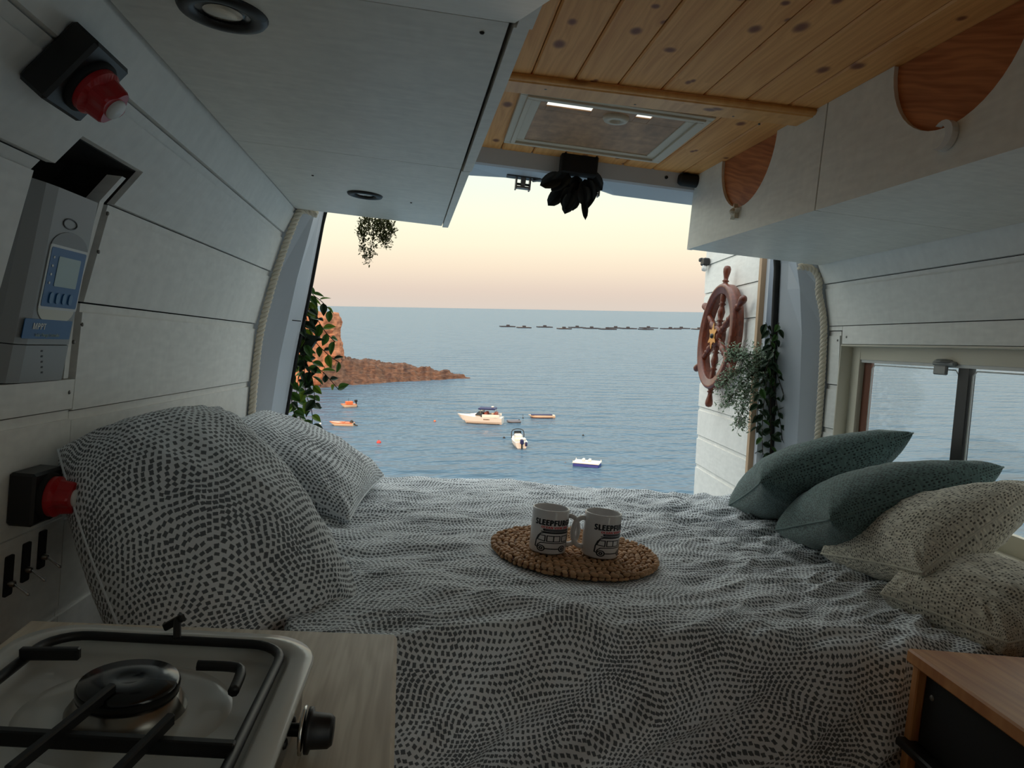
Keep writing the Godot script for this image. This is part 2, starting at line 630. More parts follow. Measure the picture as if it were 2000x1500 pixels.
func build_right_wall():
	var w = thing("wall_right", "", "", Vector3.ZERO, Basis.IDENTITY, "", "structure")
	var W = wr
	var zw0 = -2.277
	var zw1 = -1.18
	board(w, W, 1.619, 1.75, ZF, SD)
	board(w, W, 1.478, 1.619, ZF, SD)
	board(w, W, 1.417, 1.478, -2.262, SD, 0.0)
	for y in [[1.28, 1.462], [1.13, 1.28], [0.985, 1.13], [0.80, 0.985]]:
		board(w, W, y[0], y[1], ZF, zw0)
	board(w, W, 1.462, 1.478, ZF, -2.264, 0.0)
	for y in [[1.25, 1.417], [1.08, 1.25], [0.93, 1.08]]:
		board(w, W, y[0], y[1], zw1, SD)
	board(w, W, 0.76, 0.93, zw0, SD)
	board(w, W, 0.58, 0.76, ZF, SD)
	var st = S()
	for y in [[0.0, 0.58], [0.58, 0.93]]:
		slab(st, W, y[0], y[1], ZF, SD, 0.012, 0.062)
	for y in [[0.93, 1.082], [1.082, 1.28], [1.28, 1.417]]:
		slab(st, W, y[0], y[1], ZF, zw0, 0.012, 0.062)
		slab(st, W, y[0], y[1], zw1, SD, 0.012, 0.062)
	for y in [[1.417, 1.478], [1.478, 1.619], [1.619, 1.677], [1.677, 1.749], [1.749, 1.95]]:
		slab(st, W, y[0], y[1], ZF, SD, 0.012, 0.062)
	part("backing", st, M.gap, w)
	# the sliding door ahead of the kitchen stands open; a plain cab wall beyond it
	st = S()
	slab(st, W, 0.0, 1.95, 1.05, 1.3, 0.0, 0.06)
	slab(st, W, 1.78, 1.95, SD, 1.05, 0.0, 0.06)
	part("cab_post", st, M.metal_paint, w)
	for p in [[1.441, -2.235], [1.43, -2.29]]:
		screw_at(w, wr(p[0], p[1], -0.0005), Vector3(-1, 0, 0), 0.004)

func build_ceiling():
	var c = thing("ceiling", "", "", Vector3.ZERO, Basis.IDENTITY, "", "structure")
	# tongue-and-groove pine boards, 10 cm wide, in two bays either side of the cross trim
	var y = 1.92
	var shift = func(z): return -0.015 * (z + 1.64) * -1.0
	var edges = []
	for i in 16: edges.append(-0.439 + 0.1 * i)
	var rng = RandomNumberGenerator.new()
	rng.seed = 4
	for bay in [[-1.69, 1.3], [-2.325, -1.69]]:
		for i in 15:
			var x0 = edges[i]
			var x1 = edges[i + 1]
			var spans = [[bay[0], bay[1]]]
			if bay[0] < -2.0 and x1 > 0.15 and x0 < 0.63:
				spans = [[-2.325, -2.195], [-1.75, -1.69]]
				if x0 < 0.15 or x1 > 0.63: spans = [[-2.325, -1.69]]
			for s in spans:
				var xa = x0
				var xb = x1
				plank(c, xa, xb, y, s[0], s[1], rng.randi() % 4, rng.randf())
	# cross trim: a broad board with a rounded moulding along its near edge
	var st = S()
	cbox(st, T(0.48, 1.911, -1.692, Basis(Vector3.UP, -0.065)), Vector3(1.75, 0.014, 0.078), 0.003)
	part("trim_board", st, M.pine_trim, c)
	st = S(true)
	tube(st, [Vector3(-0.4, 1.914, -1.706), Vector3(1.3, 1.914, -1.595)], 0.008, 10)
	part("moulding", st, M.pine_trim, c)
	for p in [[0.20, -1.70], [0.66, -1.70], [0.74, -1.73], [0.42, -1.715]]:
		var n = S(true)
		lathe(n, [Vector2(0, -0.001), Vector2(0.003, -0.001), Vector2(0.003, 0.002)], T(p[0], 1.9045, p[1]), 8)
		part("nail", n, M.screw, c)
	# roof skin above, open at the skylight
	st = S()
	cbox(st, T(0.35, 1.985, -0.19), Vector3(2.3, 0.05, 3.1), 0.004)
	cbox(st, T(-0.33, 1.985, -2.11), Vector3(0.94, 0.05, 0.74), 0.004)
	cbox(st, T(1.06, 1.985, -2.11), Vector3(0.88, 0.05, 0.74), 0.004)
	cbox(st, T(0.38, 1.985, -2.34), Vector3(0.48, 0.05, 0.28), 0.004)
	part("roof_skin", st, M.metal_paint, c)

func plank(c, x0, x1, y, z0, z1, variant, off):
	var g = 0.0012
	var prof = [Vector2(x0 + g, y + 0.014), Vector2(x0 + g, y + 0.0035), Vector2(x0 + g + 0.0035, y), Vector2(x1 - g - 0.0035, y), Vector2(x1 - g, y + 0.0035), Vector2(x1 - g, y + 0.014)]
	var st = S()
	var n = prof.size()
	var f = func(p, z): return Vector3(p.x + 0.015 * (z + 1.64) * 1.0, p.y, z)
	var ctr = Vector3((x0 + x1) / 2, y + 0.008, (z0 + z1) / 2)
	var uv = func(p, z): return Vector2(0.25 * variant + 0.235 * (p.x - x0) / 0.1, off + z / 1.7)
	for i in n:
		var p = prof[i]
		var q = prof[(i + 1) % n]
		var quads = [[p, z0], [q, z0], [q, z1], [p, z1]]
		var order = [0, 1, 2, 0, 2, 3]
		var a = f.call(p, z0)
		var b = f.call(q, z0)
		var d = f.call(q, z1)
		if (b - a).cross(d - a).dot((a + d) / 2 - ctr) > 0: order = [0, 2, 1, 0, 3, 2]
		for k in order:
			st.set_uv(uv.call(quads[k][0], quads[k][1]))
			st.add_vertex(f.call(quads[k][0], quads[k][1]))
	for z in [z0, z1]:
		for i in range(1, n - 1):
			for k in [0, i, i + 1]:
				st.set_uv(uv.call(prof[k], z))
				st.add_vertex(f.call(prof[k], z))
	part("plank", st, M.pine, c)

func build_rear():
	var w = thing("wall_rear", "", "", Vector3.ZERO, Basis.IDENTITY, "", "structure")
	# left pillar: sheet metal between the panelling and the door aperture
	var lv = [[0.0, -0.575, -0.50], [0.88, -0.572, -0.492], [0.952, -0.567, -0.485], [1.182, -0.556, -0.466], [1.437, -0.52, -0.437], [1.681, -0.455, -0.412], [1.80, -0.41, -0.38], [1.95, -0.34, -0.30]]
	var rings = []
	for l in lv:
		rings.append([Vector3(l[1] - 0.03, l[0], -2.345), Vector3(l[1] + 0.004, l[0], -2.36), Vector3(lerpf(l[1], l[2], 0.55) + 0.012, l[0], -2.40), Vector3(l[2] - 0.004, l[0], -2.47), Vector3(l[2], l[0], -2.50), Vector3(l[2] - 0.03, l[0], -2.52), Vector3(-0.66, l[0], -2.52), Vector3(-0.66, l[0], -2.345)])
	var st = S()
	loft(st, rings)
	part("pillar", st, M.metal_paint, w)
	var seam_l = []
	for l in lv.slice(1, 7): seam_l.append(Vector3(l[2] + 0.004, l[0], -2.51))
	part("door_seal", tubest(curve(seam_l, 24), 0.006, 8), M.rubber, w)
	# dark pocket low in the pillar and the joint across it
	st = S()
	var nb = frame_of(Vector3(0.55, 0, 1))
	extrude(st, rrect(0.058, 0.12, 0.014), 0.004, Transform3D(nb, Vector3(-0.527, 0.985, -2.409)))
	part("pocket", st, M.black_matt, w)
	st = S()
	extrude(st, rrect(0.125, 0.003, 0.001), 0.002, Transform3D(frame_of(Vector3(0.55, 0, 1)), Vector3(-0.50, 1.31, -2.412)))
	part("panel_joint", st, M.gap, w)
	# right pillar
	var rv = [[0.0, 1.385, 1.30], [0.88, 1.383, 1.275], [0.995, 1.380, 1.262], [1.2, 1.370, 1.243], [1.444, 1.348, 1.219], [1.60, 1.305, 1.207], [1.693, 1.262, 1.199], [1.80, 1.23, 1.17], [1.95, 1.16, 1.08]]
	rings = []
	for l in rv:
		rings.append([Vector3(l[1] + 0.03, l[0], -2.345), Vector3(l[1] - 0.004, l[0], -2.36), Vector3(lerpf(l[1], l[2], 0.5) - 0.012, l[0], -2.40), Vector3(l[2] + 0.02, l[0], -2.455), Vector3(l[2] + 0.006, l[0], -2.48), Vector3(l[2] + 0.006, l[0], -2.52), Vector3(1.435, l[0], -2.52), Vector3(1.435, l[0], -2.345)])
	st = S()
	loft(st, rings)
	part("pillar", st, M.metal_paint, w)
	var seal = []
	for l in rv.slice(1, 8): seal.append(Vector3(l[2] - 0.004, l[0], -2.495))
	part("door_seal", tubest(curve(seal, 30), 0.012, 8), M.rubber, w)
	st = S()
	extrude(st, rrect(0.075, 0.13, 0.018), 0.004, Transform3D(frame_of(Vector3(-0.75, 0, 1)), Vector3(1.338, 1.01, -2.402)))
	part("pocket", st, M.black_matt, w)
	st = S()
	extrude(st, rrect(0.12, 0.003, 0.001), 0.002, Transform3D(frame_of(Vector3(-0.75, 0, 1)), Vector3(1.318, 1.277, -2.416)))
	part("panel_joint", st, M.gap, w)
	for p in [Vector3(1.322, 1.185, -2.413), Vector3(-0.487, 1.236, -2.426)]:
		var h = S(true)
		lathe(h, [Vector2(0, 0.002), Vector2(0.007, 0.002), Vector2(0.007, -0.004)], Transform3D(Basis(Vector3.RIGHT, PI / 2), p), 12)
		part("plug", h, M.black_matt, w)
	# header above the doors
	rings = []
	for x in [-0.6, 0.0, 0.18, 0.30, 0.5, 0.56, 1.0, 1.5]:
		var d = 0.0 if x < 0.1 or x > 0.55 else 0.012
		rings.append([Vector3(x, 1.95, -2.33), Vector3(x, 1.921, -2.322), Vector3(x, 1.872, -2.328), Vector3(x, 1.866, -2.335), Vector3(x, 1.846 + d, -2.43), Vector3(x, 1.852 + d, -2.46), Vector3(x, 1.95, -2.52)])
	st = S()
	loft(st, rings)
	part("header", st, M.metal_paint, w)
	var hs = S(true)
	lathe(hs, [Vector2(0, 0.002), Vector2(0.005, 0.002), Vector2(0.005, -0.004)], Transform3D(Basis(Vector3.RIGHT, PI / 2), Vector3(0.70, 1.90, -2.321)), 12)
	part("plug", hs, M.black_matt, w)
	# sill and the rear edge of the load floor
	st = S()
	cbox(st, T(0.39, 0.20, -2.46), Vector3(2.3, 0.42, 0.12), 0.01)
	part("sill", st, M.metal_paint, w)
	# black hinge cover outside the left pillar
	st = S()
	var hinge = []
	for a in 9: hinge.append(Vector2(0.0 + 0.125 * sin(PI / 2 * a / 8.0), 0.075 * cos(PI / 2 * a / 8.0)))
	hinge.append(Vector2(0.0, -0.06))
	hinge.append(Vector2(-0.02, 0.07))
	extrude(st, hinge, 0.05, T(-0.498, 0.90, -2.60))
	part("hinge_cover", st, M.black, w)

func build_front():
	# the closed bulkhead to the cab, behind the camera
	var w = thing("wall_front", "", "", Vector3.ZERO, Basis.IDENTITY, "", "structure")
	var st = S()
	cbox(st, T(0.4, 0.98, 1.32), Vector3(2.4, 1.96, 0.06), 0.004)
	part("bulkhead", st, M.metal_paint, w)

func _ready():
	# ------------------------------------------------ camera, sky, light
	var cam = Camera3D.new()
	cam.name = "camera"
	cam.fov = 2.0 * rad_to_deg(atan(750.0 / 1400.0))
	cam.keep_aspect = Camera3D.KEEP_HEIGHT
	cam.near = 0.05
	cam.far = 40000.0
	add_child(cam)
	var back = Vector3(-0.1062, 0.0638, 0.0)
	# the lens looks a touch right of the van's axis and a touch down, rolled by the slope the van stands on
	var d = Vector3(-150.0, -90.0, 1400.0).normalized()
	var t = Vector3(1.0, 0.0963, 0.0)
	t.z = -(t.x * d.x + t.y * d.y) / d.z
	t = t.normalized()
	var dn = d.cross(t)
	var to_van = func(v): return Vector3(t.dot(v), -dn.dot(v), -d.dot(v))
	cam.transform = Transform3D(Basis(to_van.call(Vector3(1, 0, 0)), to_van.call(Vector3(0, -1, 0)), to_van.call(Vector3(0, 0, -1))), Vector3(0, 1.3, 0))
	# true vertical, in the tilted van's axes
	var up = Vector3(-0.090, 0.995, 0.042).normalized()
	var sx = up.cross(Vector3(0, 0, 1)).normalized()
	SB = Basis(sx, up, sx.cross(up))
	SO = Vector3(0, 1.3, 0) - up * 17.0
	var env = Environment.new()
	env.background_mode = Environment.BG_SKY
	env.sky = Sky.new()
	env.sky.sky_material = make_sky()
	env.sky_rotation = SB.get_euler()
	env.tonemap_mode = Environment.TONE_MAPPER_LINEAR
	env.tonemap_exposure = EXPOSURE
	env.sdfgi_enabled = true
	env.ssao_enabled = true
	env.ssil_enabled = true
	var we = WorldEnvironment.new()
	we.name = "environment"
	we.environment = env
	add_child(we)
	var sun = DirectionalLight3D.new()
	sun.name = "low_sun"
	sun.light_color = Color(1.0, 0.76, 0.55)
	sun.light_energy = SUN
	sun.light_angular_distance = 4.0
	sun.shadow_enabled = true
	add_child(sun)
	sun.look_at_from_position(Vector3.ZERO, SB * Vector3(0.45, -0.13, -0.88), up)
	make_materials()
	build_shell()
	build_door()
	build_window()
	build_hatch()
	build_cabinets()
	build_bed()
	build_pillows()
	build_counter()
	build_stove()
	build_nightstand()
	build_switches()
	build_tray()
	build_ropes()
	build_wheel()
	build_vines()
	build_header_things()
	build_sea()
	build_coast()
	build_boats()

const EXPOSURE = 1.34
const SUN = 0.62

func make_sky():
	# colour by height above the horizon, the same all round
	var stops = [
		[-90.0, Color(0.815, 0.765, 0.72)], [0.0, Color(0.815, 0.765, 0.72)], [1.4, Color(0.855, 0.785, 0.725)], [3.2, Color(0.93, 0.86, 0.765)],
		[5.0, Color(0.96, 0.92, 0.81)], [7.2, Color(0.95, 0.95, 0.85)], [9.6, Color(0.92, 0.955, 0.885)], [13.0, Color(0.94, 0.98, 0.93)],
		[20.0, Color(1.03, 1.06, 1.03)], [34.0, Color(1.27, 1.295, 1.27)], [55.0, Color(1.29, 1.32, 1.31)], [90.0, Color(1.20, 1.25, 1.28)]]
	var H = 1024
	var im = Image.create(8, H, false, Image.FORMAT_RGBF)
	for y in H:
		var e = 90.0 - 180.0 * (y + 0.5) / H
		var c = stops[0][1]
		for i in stops.size() - 1:
			if e >= stops[i][0] and e <= stops[i + 1][0]:
				c = stops[i][1].lerp(stops[i + 1][1], (e - stops[i][0]) / (stops[i + 1][0] - stops[i][0]))
		c = c.srgb_to_linear()
		c = Color(c.r * 0.855, c.g * 0.855, c.b * 0.855)
		for x in 8: im.set_pixel(x, y, c)
	var m = PanoramaSkyMaterial.new()
	m.panorama = ImageTexture.create_from_image(im)
	return m

# ---------------------------------------------------------------- rear door, window, skylight
# point on the open door's inner face: height y, s from hinge to far edge, d into the door
func dp(y, s, d = 0.0):
	var t = (y - 0.55) / 1.33
	var h = Vector3(1.18, 0.55, -2.42).lerp(Vector3(1.196, 1.88, -2.60), t)
	var f = Vector3(1.235, 0.55, -3.10).lerp(Vector3(1.264, 1.88, -3.40), t)
	var p = h.lerp(f, s)
	p.y = y
	return p + Vector3(0.995, 0, 0.08) * d

func build_door():
	var w = thing("door_1", "", "", Vector3.ZERO, Basis.IDENTITY, "", "structure")
	for y in [[1.78, 1.88], [1.642, 1.78], [1.502, 1.642], [1.36, 1.502], [1.23, 1.36], [1.108, 1.23], [0.979, 1.108], [0.849, 0.979], [0.70, 0.849], [0.55, 0.70]]:
		board(w, dp, y[0], y[1], 0.075, 1.0)
	var st = S()
	slab(st, dp, 0.55, 1.88, 0.04, 0.073, -0.006, 0.014)
	part("edge_batten", st, M.tan_strip, w)
	st = S()
	for k in 6: slab(st, dp, 0.55 + 1.33 * k / 6.0, 0.55 + 1.33 * (k + 1) / 6.0, 0.0, 1.004, 0.013, 0.06)
	part("door_skin", st, M.metal_paint, w)

func build_window():
	var w = thing("window_1", "", "", Vector3.ZERO, Basis.IDENTITY, "", "structure")
	var z0 = -2.277
	var z1 = -1.18
	var y0 = 0.93
	var y1 = 1.417
	var st = S()
	slab(st, wr, y0, y1, z0, z0 + 0.005, 0.004, 0.062)
	slab(st, wr, y0, y1, z1 - 0.005, z1, 0.004, 0.062)
	slab(st, wr, y1 - 0.005, y1, z0 + 0.005, z1 - 0.005, 0.004, 0.062)
	slab(st, wr, y0, y0 + 0.005, z0 + 0.005, z1 - 0.005, 0.004, 0.062)
	part("reveal", st, M.cream_plastic, w)
	st = S()
	slab(st, wr, y0 + 0.005, y1 - 0.005, z0 + 0.005, z0 + 0.052, 0.046, 0.066)
	slab(st, wr, y0 + 0.005, y1 - 0.005, z1 - 0.052, z1 - 0.005, 0.046, 0.066)
	slab(st, wr, y1 - 0.045, y1 - 0.005, z0 + 0.052, z1 - 0.052, 0.046, 0.066)
	slab(st, wr, y0 + 0.005, y0 + 0.05, z0 + 0.052, z1 - 0.052, 0.046, 0.066)
	part("window_frame", st, M.cream_plastic, w)
	st = S()
	slab(st, wr, y0 + 0.05, y1 - 0.052, z0 + 0.052, z0 + 0.092, 0.062, 0.072)
	part("window_seal", st, M.brown_strip, w)
	st = S()
	slab(st, wr, y1 - 0.054, y1 - 0.045, z0 + 0.052, z1 - 0.052, 0.050, 0.064)
	part("track", st, M.white_plastic, w)
	st = S()
	slab(st, wr, y0 + 0.05, y1 - 0.053, -1.765, -1.725, 0.055, 0.075)
	part("centre_bar", st, M.black, w)
	for p in [[z0 + 0.088, -1.762], [-1.728, z1 - 0.055]]:
		st = S()
		slab(st, wr, y0 + 0.05, y1 - 0.054, p[0], p[1], 0.064, 0.067)
		var g = part("pane", st, M.glass, w)
		var loop = []
		var a = wr(y1 - 0.060, p[0] + 0.01, 0.063)
		var b = wr(y1 - 0.060, p[1] - 0.01, 0.063)
		var q = wr(y0 + 0.06, p[1] - 0.01, 0.063)
		var e = wr(y0 + 0.06, p[0] + 0.01, 0.063)
		var ss = S(true)
		tube(ss, [e, a + Vector3(0, -0.012, 0), a + Vector3(0, 0, 0.012), b + Vector3(0, 0, -0.012), b + Vector3(0, -0.012, 0), q], 0.0022, 6)
		part("pane_edge", ss, M.white_plastic, g)
	# catch
	var c = wr(1.372, -1.80, 0.040)
	st = S()
	cbox(st, Transform3D(Basis.IDENTITY, c), Vector3(0.016, 0.012, 0.085), 0.004)
	cbox(st, Transform3D(Basis.IDENTITY, c + Vector3(-0.002, -0.018, -0.01)), Vector3(0.010, 0.026, 0.05), 0.003)
	lathe(st, [Vector2(0, 0.007), Vector2(0.02, 0.005), Vector2(0.027, 0.0), Vector2(0.027, -0.004)], Transform3D(Basis.IDENTITY, c + Vector3(0, 0.006, 0)), 14)
	part("catch", st, M.grey_plastic, w)

func ring_frame(st, x0, x1, z0, z1, wd, ya, yb):
	for r in [[x0, x1, z0, z0 + wd], [x0, x1, z1 - wd, z1], [x0, x0 + wd, z0 + wd, z1 - wd], [x1 - wd, x1, z0 + wd, z1 - wd]]:
		cbox(st, T((r[0] + r[1]) / 2, (ya + yb) / 2, (r[2] + r[3]) / 2), Vector3(r[1] - r[0], abs(yb - ya), r[3] - r[2]), 0.0015)

func build_hatch():
	var w = thing("window_2", "", "", Vector3.ZERO, Basis.IDENTITY, "", "structure")
	M.flange = mat(Color(0.80, 0.745, 0.66), 0.45)
	M.blind = mat(Color(0.60, 0.50, 0.42), 0.55)
	M.blind.backlight_enabled = true
	M.blind.backlight = Color(0.20, 0.16, 0.12)
	var bn = streak(Color(0.70, 0.54, 0.40), 0.16, 1.0, 1.6, 55)
	M.blind.albedo_color = Color.WHITE
	M.blind.albedo_texture = ImageTexture.create_from_image(bn)
	triplanar(M.blind, 2.5)
	var st = S()
	ring_frame(st, 0.148, 0.634, -2.20, -1.742, 0.022, 1.907, 1.921)
	ring_frame(st, 0.166, 0.616, -2.182, -1.760, 0.014, 1.902, 1.921)
	part("flange", st, M.flange, w)
	st = S()
	ring_frame(st, 0.178, 0.604, -2.170, -1.772, 0.026, 1.909, 1.928)
	part("inner_frame", st, M.flange, w)
	st = S()
	ring_frame(st, 0.150, 0.630, -2.198, -1.745, 0.02, 1.93, 2.03)
	part("shaft", st, M.white_plastic, w)
	# tan blind with two slots left open along its near edge
	st = S()
	cbox(st, T(0.391, 1.914, -2.008), Vector3(0.376, 0.004, 0.284), 0.001)
	for r in [[0.203, 0.222], [0.338, 0.452], [0.492, 0.579]]:
		cbox(st, T((r[0] + r[1]) / 2, 1.914, -1.832), Vector3(r[1] - r[0], 0.004, 0.068), 0.001)
	for r in [[0.222, 0.338, 0.030], [0.452, 0.492, 0.036]]:
		cbox(st, T((r[0] + r[1]) / 2, 1.914, -1.866 + r[2] / 2), Vector3(r[1] - r[0], 0.004, r[2]), 0.001)
	part("blind", st, M.blind, w)
	st = S(true)
	lathe(st, [Vector2(0, -0.004), Vector2(0.014, -0.004), Vector2(0.016, -0.010), Vector2(0.030, -0.010), Vector2(0.034, -0.004), Vector2(0.034, 0.006)], T(0.407, 1.912, -1.850), 24)
	part("knob", st, M.flange, w)
	# raised clear dome outside
	var pts = PackedVector3Array()
	for j in 9:
		for i in 9:
			var u = i / 4.0 - 1.0
			var v = j / 4.0 - 1.0
			pts.append(Vector3(0.39 + 0.245 * u, 2.03 + 0.05 * (1 - u * u) * (1 - v * v), -1.97 + 0.235 * v))
	mesh_node("dome", grid_mesh(9, 9, pts, PackedVector2Array()), M.glass, w)
	for x in [0.213, 0.57]:
		screw_at(w, Vector3(x, 1.9075, -1.785 if x < 0.4 else -1.783), Vector3(0, -1, 0.001), 0.004, M.black)

# ---------------------------------------------------------------- overhead cabinets
func build_cabinets():
	# left run
	var c = thing("overhead_cabinet", "white overhead cabinet with two round downlights in its plain underside", "cabinet")
	var er = func(z): return 0.007 - 0.0407 * (-2.347 - z) * -1.0 * -1.0
	var xr = func(z): return lerpf(0.007, 0.069, (z + 2.347) / 1.522)
	var xl = func(z): return wl(1.66, z).x - 0.001
	var H = 1.915
	var pan = func(z0, z1, y, th, dx):
		var s = S()
		hexa(s, [Vector3(xl.call(z0), y, z0), Vector3(xr.call(z0) - dx, y, z0), Vector3(xr.call(z1) - dx, y, z1), Vector3(xl.call(z1), y, z1), Vector3(xl.call(z0), y + th, z0), Vector3(xr.call(z0) - dx, y + th, z0), Vector3(xr.call(z1) - dx, y + th, z1), Vector3(xl.call(z1), y + th, z1)])
		return s
	part("bottom_panel", pan.call(-2.347, -1.546, 1.66, 0.012, 0.0205), M.cabinet, c)
	part("bottom_panel", pan.call(-1.544, -0.826, 1.66, 0.012, 0.0205), M.cabinet, c)
	# the panel toward the cab drops at a slant, so it faces the open doors
	var sp = S()
	var zs = [-0.824, -0.45, 1.2]
	var ys = [1.660, 1.53, 1.53]
	for i in 2:
		var q = []
		for up in [0.0, 0.016]:
			for e in [[i, 0], [i, 1], [i + 1, 1], [i + 1, 0]]:
				var zz = zs[e[0]]
				q.append(Vector3(wl(1.60, zz).x - 0.01 if e[1] == 0 else xr.call(zz) - 0.0145, ys[e[0]] + up, zz))
		hexa(sp, q)
	part("bottom_panel", sp, M.cabinet, c)
	var doorst = func(z0, z1, y0, dx):
		var s = S()
		var th = 0.018
		hexa(s, [Vector3(xr.call(z0) - th + dx, y0, z0), Vector3(xr.call(z0) + dx, y0 + 0.001, z0), Vector3(xr.call(z1) + dx, y0 + 0.001, z1), Vector3(xr.call(z1) - th + dx, y0, z1), Vector3(xr.call(z0) - th + dx, H, z0), Vector3(xr.call(z0) + dx, H, z0), Vector3(xr.call(z1) + dx, H, z1), Vector3(xr.call(z1) - th + dx, H, z1)])
		return s
	part("door", doorst.call(-2.347, -1.547, 1.656, 0.0), M.cabinet, c)
	part("door", doorst.call(-1.543, -0.826, 1.656, 0.003), M.cabinet, c)
	part("door", doorst.call(-0.824, 1.2, 1.655, 0.006), M.cabinet, c)
	var st = S()
	hexa(st, [Vector3(xl.call(-2.347), 1.672, -2.347), Vector3(xr.call(-2.347) - 0.02, 1.672, -2.347), Vector3(xr.call(-2.33) - 0.02, 1.672, -2.333), Vector3(xl.call(-2.333), 1.672, -2.333), Vector3(-0.42, H, -2.347), Vector3(xr.call(-2.347) - 0.02, H, -2.347), Vector3(xr.call(-2.33) - 0.02, H, -2.333), Vector3(-0.42, H, -2.333)])
	part("end_panel", st, M.cabinet, c)
	for p in [Vector3(0.02, 1.6592, -0.86), Vector3(-0.33, 1.6592, -1.80), Vector3(-0.1, 1.6592, -2.0)]:
		screw_at(c, p, Vector3(0, -1, 0.001), 0.003, M.gap)
	# recessed downlights
	downlight("downlight", "black-rimmed round downlight near the seam of the cabinet's pale end panel", Vector3(-0.287, 1.66, -0.912), 0.052)
	downlight("downlight", "small black-rimmed downlight at the cabinet end above the hanging plant", Vector3(-0.221, 1.66, -1.965), 0.047)
	# right run
	var e = Vector3(0.05, 0, 1.307).normalized()
	var B = Basis(e, Vector3.UP, e.cross(Vector3.UP))
	var O = Vector3(0.80, 0, -2.337)
	var k = thing("overhead_cabinet", "white overhead cabinet whose doors have rounded wooden cut-outs", "cabinet")
	var yb = 1.677
	var yt = 1.9195
	var L = func(z): return (z + 2.337) / 0.9993
	var doors = [[-2.333, -1.5775, -1.963], [-1.5725, -0.70, -1.188], [-0.695, 0.05, -0.33]]
	for dd in doors:
		var a = L.call(dd[0])
		var b = L.call(dd[1])
		var m = L.call(dd[2])
		var poly = [Vector2(a, yb), Vector2(b, yb), Vector2(b, yt), Vector2(m + 0.163, yt)]
		for i in range(1, 24):
			var an = PI * i / 24.0
			poly.append(Vector2(m + 0.163 * cos(an), yt - 0.165 * sin(an)))
		poly.append(Vector2(m - 0.163, yt))
		poly.append(Vector2(a, yt))
		var dr = part("door", exst(poly, 0.016, Transform3D(B, O - B.z * 0.016)), M.cabinet, k)
		# wooden board showing in the cut-out
		var s2 = S()
		var q = [Vector2(m - 0.17, yt - 0.168), Vector2(m + 0.17, yt - 0.168), Vector2(m + 0.17, yt), Vector2(m - 0.17, yt)]
		for id in [0, 1, 2, 0, 2, 3]:
			s2.set_uv(Vector2((q[id].x * 0.35 + q[id].y) * 1.6, (q[id].x - q[id].y * 0.35) * 0.8))
			s2.add_vertex(O + B * Vector3(q[id].x, q[id].y, -0.009))
		for id in [0, 2, 1, 0, 3, 2]:
			s2.set_uv(Vector2((q[id].x * 0.35 + q[id].y) * 1.6, (q[id].x - q[id].y * 0.35) * 0.8))
			s2.add_vertex(O + B * Vector3(q[id].x, q[id].y, -0.0155))
		part("inlay", s2, M.inlay, dr)
		if dd[2] == -1.963:
			var star = []
			for i in 10:
				var an = PI / 2 + TAU * i / 10.0
				var rr = 0.024 if i % 2 == 0 else 0.011
				star.append(Vector2(cos(an) * rr, sin(an) * rr))
			var ks = S()
			extrude(ks, star, 0.012, Transform3D(B, O + B * Vector3(L.call(-1.981), 1.741, 0.001)))
			var pk = [Vector2(0, 0.016), Vector2(0.006, 0.013), Vector2(0.010, 0.008), Vector2(0.011, 0.0)]
			lathe(ks, pk, Transform3D(B * Basis(Vector3.RIGHT, PI / 2), O + B * Vector3(L.call(-1.981), 1.741, 0.008)), 8)
			tag(part("knob", ks, M.star, dr), "cream starfish knob", "")
		elif dd[2] == -1.188:
			var moon = []
			for i in 15:
				var an = -2.3 + 4.6 * i / 14.0
				moon.append(Vector2(0.026 * cos(an), 0.026 * sin(an)))
			for i in range(1, 14):
				var an = 2.0 - 4.0 * i / 14.0
				moon.append(Vector2(-0.012 + 0.021 * cos(an), 0.021 * sin(an)))
			var ks = S()
			extrude(ks, moon, 0.012, Transform3D(B, O + B * Vector3(L.call(-1.178), 1.737, 0.001)))
			tag(part("knob", ks, M.white_plastic, dr), "white crescent moon knob", "")
	# underside in two sheets, carcass end
	for s in [[-2.335, -1.585], [-1.583, 0.05]]:
		var f = func(z, lift): return [Vector3(0.802 + 0.03826 * (z + 2.337) + 0.003, yb + lift, z), wr(yb, z, 0.002) + Vector3(0, lift, 0)]
		var p0 = f.call(s[0], 0.002)
		var p1 = f.call(s[1], 0.002)
		var p2 = f.call(s[0], 0.014)
		var p3 = f.call(s[1], 0.014)
		var s3 = S()
		hexa(s3, [p0[0], p0[1], p1[1], p1[0], p2[0], p2[1], p3[1], p3[0]])
		part("bottom_panel", s3, M.cabinet, k)
	var s4 = S()
	hexa(s4, [Vector3(0.802, 1.692, -2.336), Vector3(1.262, 1.692, -2.336), Vector3(1.262, 1.692, -2.322), Vector3(0.802, 1.692, -2.322), Vector3(0.802, 1.918, -2.336), Vector3(1.18, 1.918, -2.336), Vector3(1.18, 1.918, -2.322), Vector3(0.802, 1.918, -2.322)])
	part("end_panel", s4, M.cabinet, k)

func downlight(called, label, at, r):
	var o = thing(called, label, "downlight", at, Basis.IDENTITY, "downlights under the left cabinet")
	part("rim", lat([Vector2(r * 0.60, -0.001), Vector2(r * 0.62, -0.004), Vector2(r * 0.80, -0.0065), Vector2(r * 0.95, -0.005), Vector2(r, -0.001), Vector2(r, 0.0)], 40), M.black, o)
	part("reflector", lat([Vector2(r * 0.60, -0.001), Vector2(r * 0.5, -0.0003), Vector2(r * 0.44, -0.0015)], 32), M.black_gloss, o)
	part("lens", lat([Vector2(r * 0.46, -0.0008), Vector2(r * 0.30, -0.0022), Vector2(0.0, -0.0026)], 24), M.lens, o)

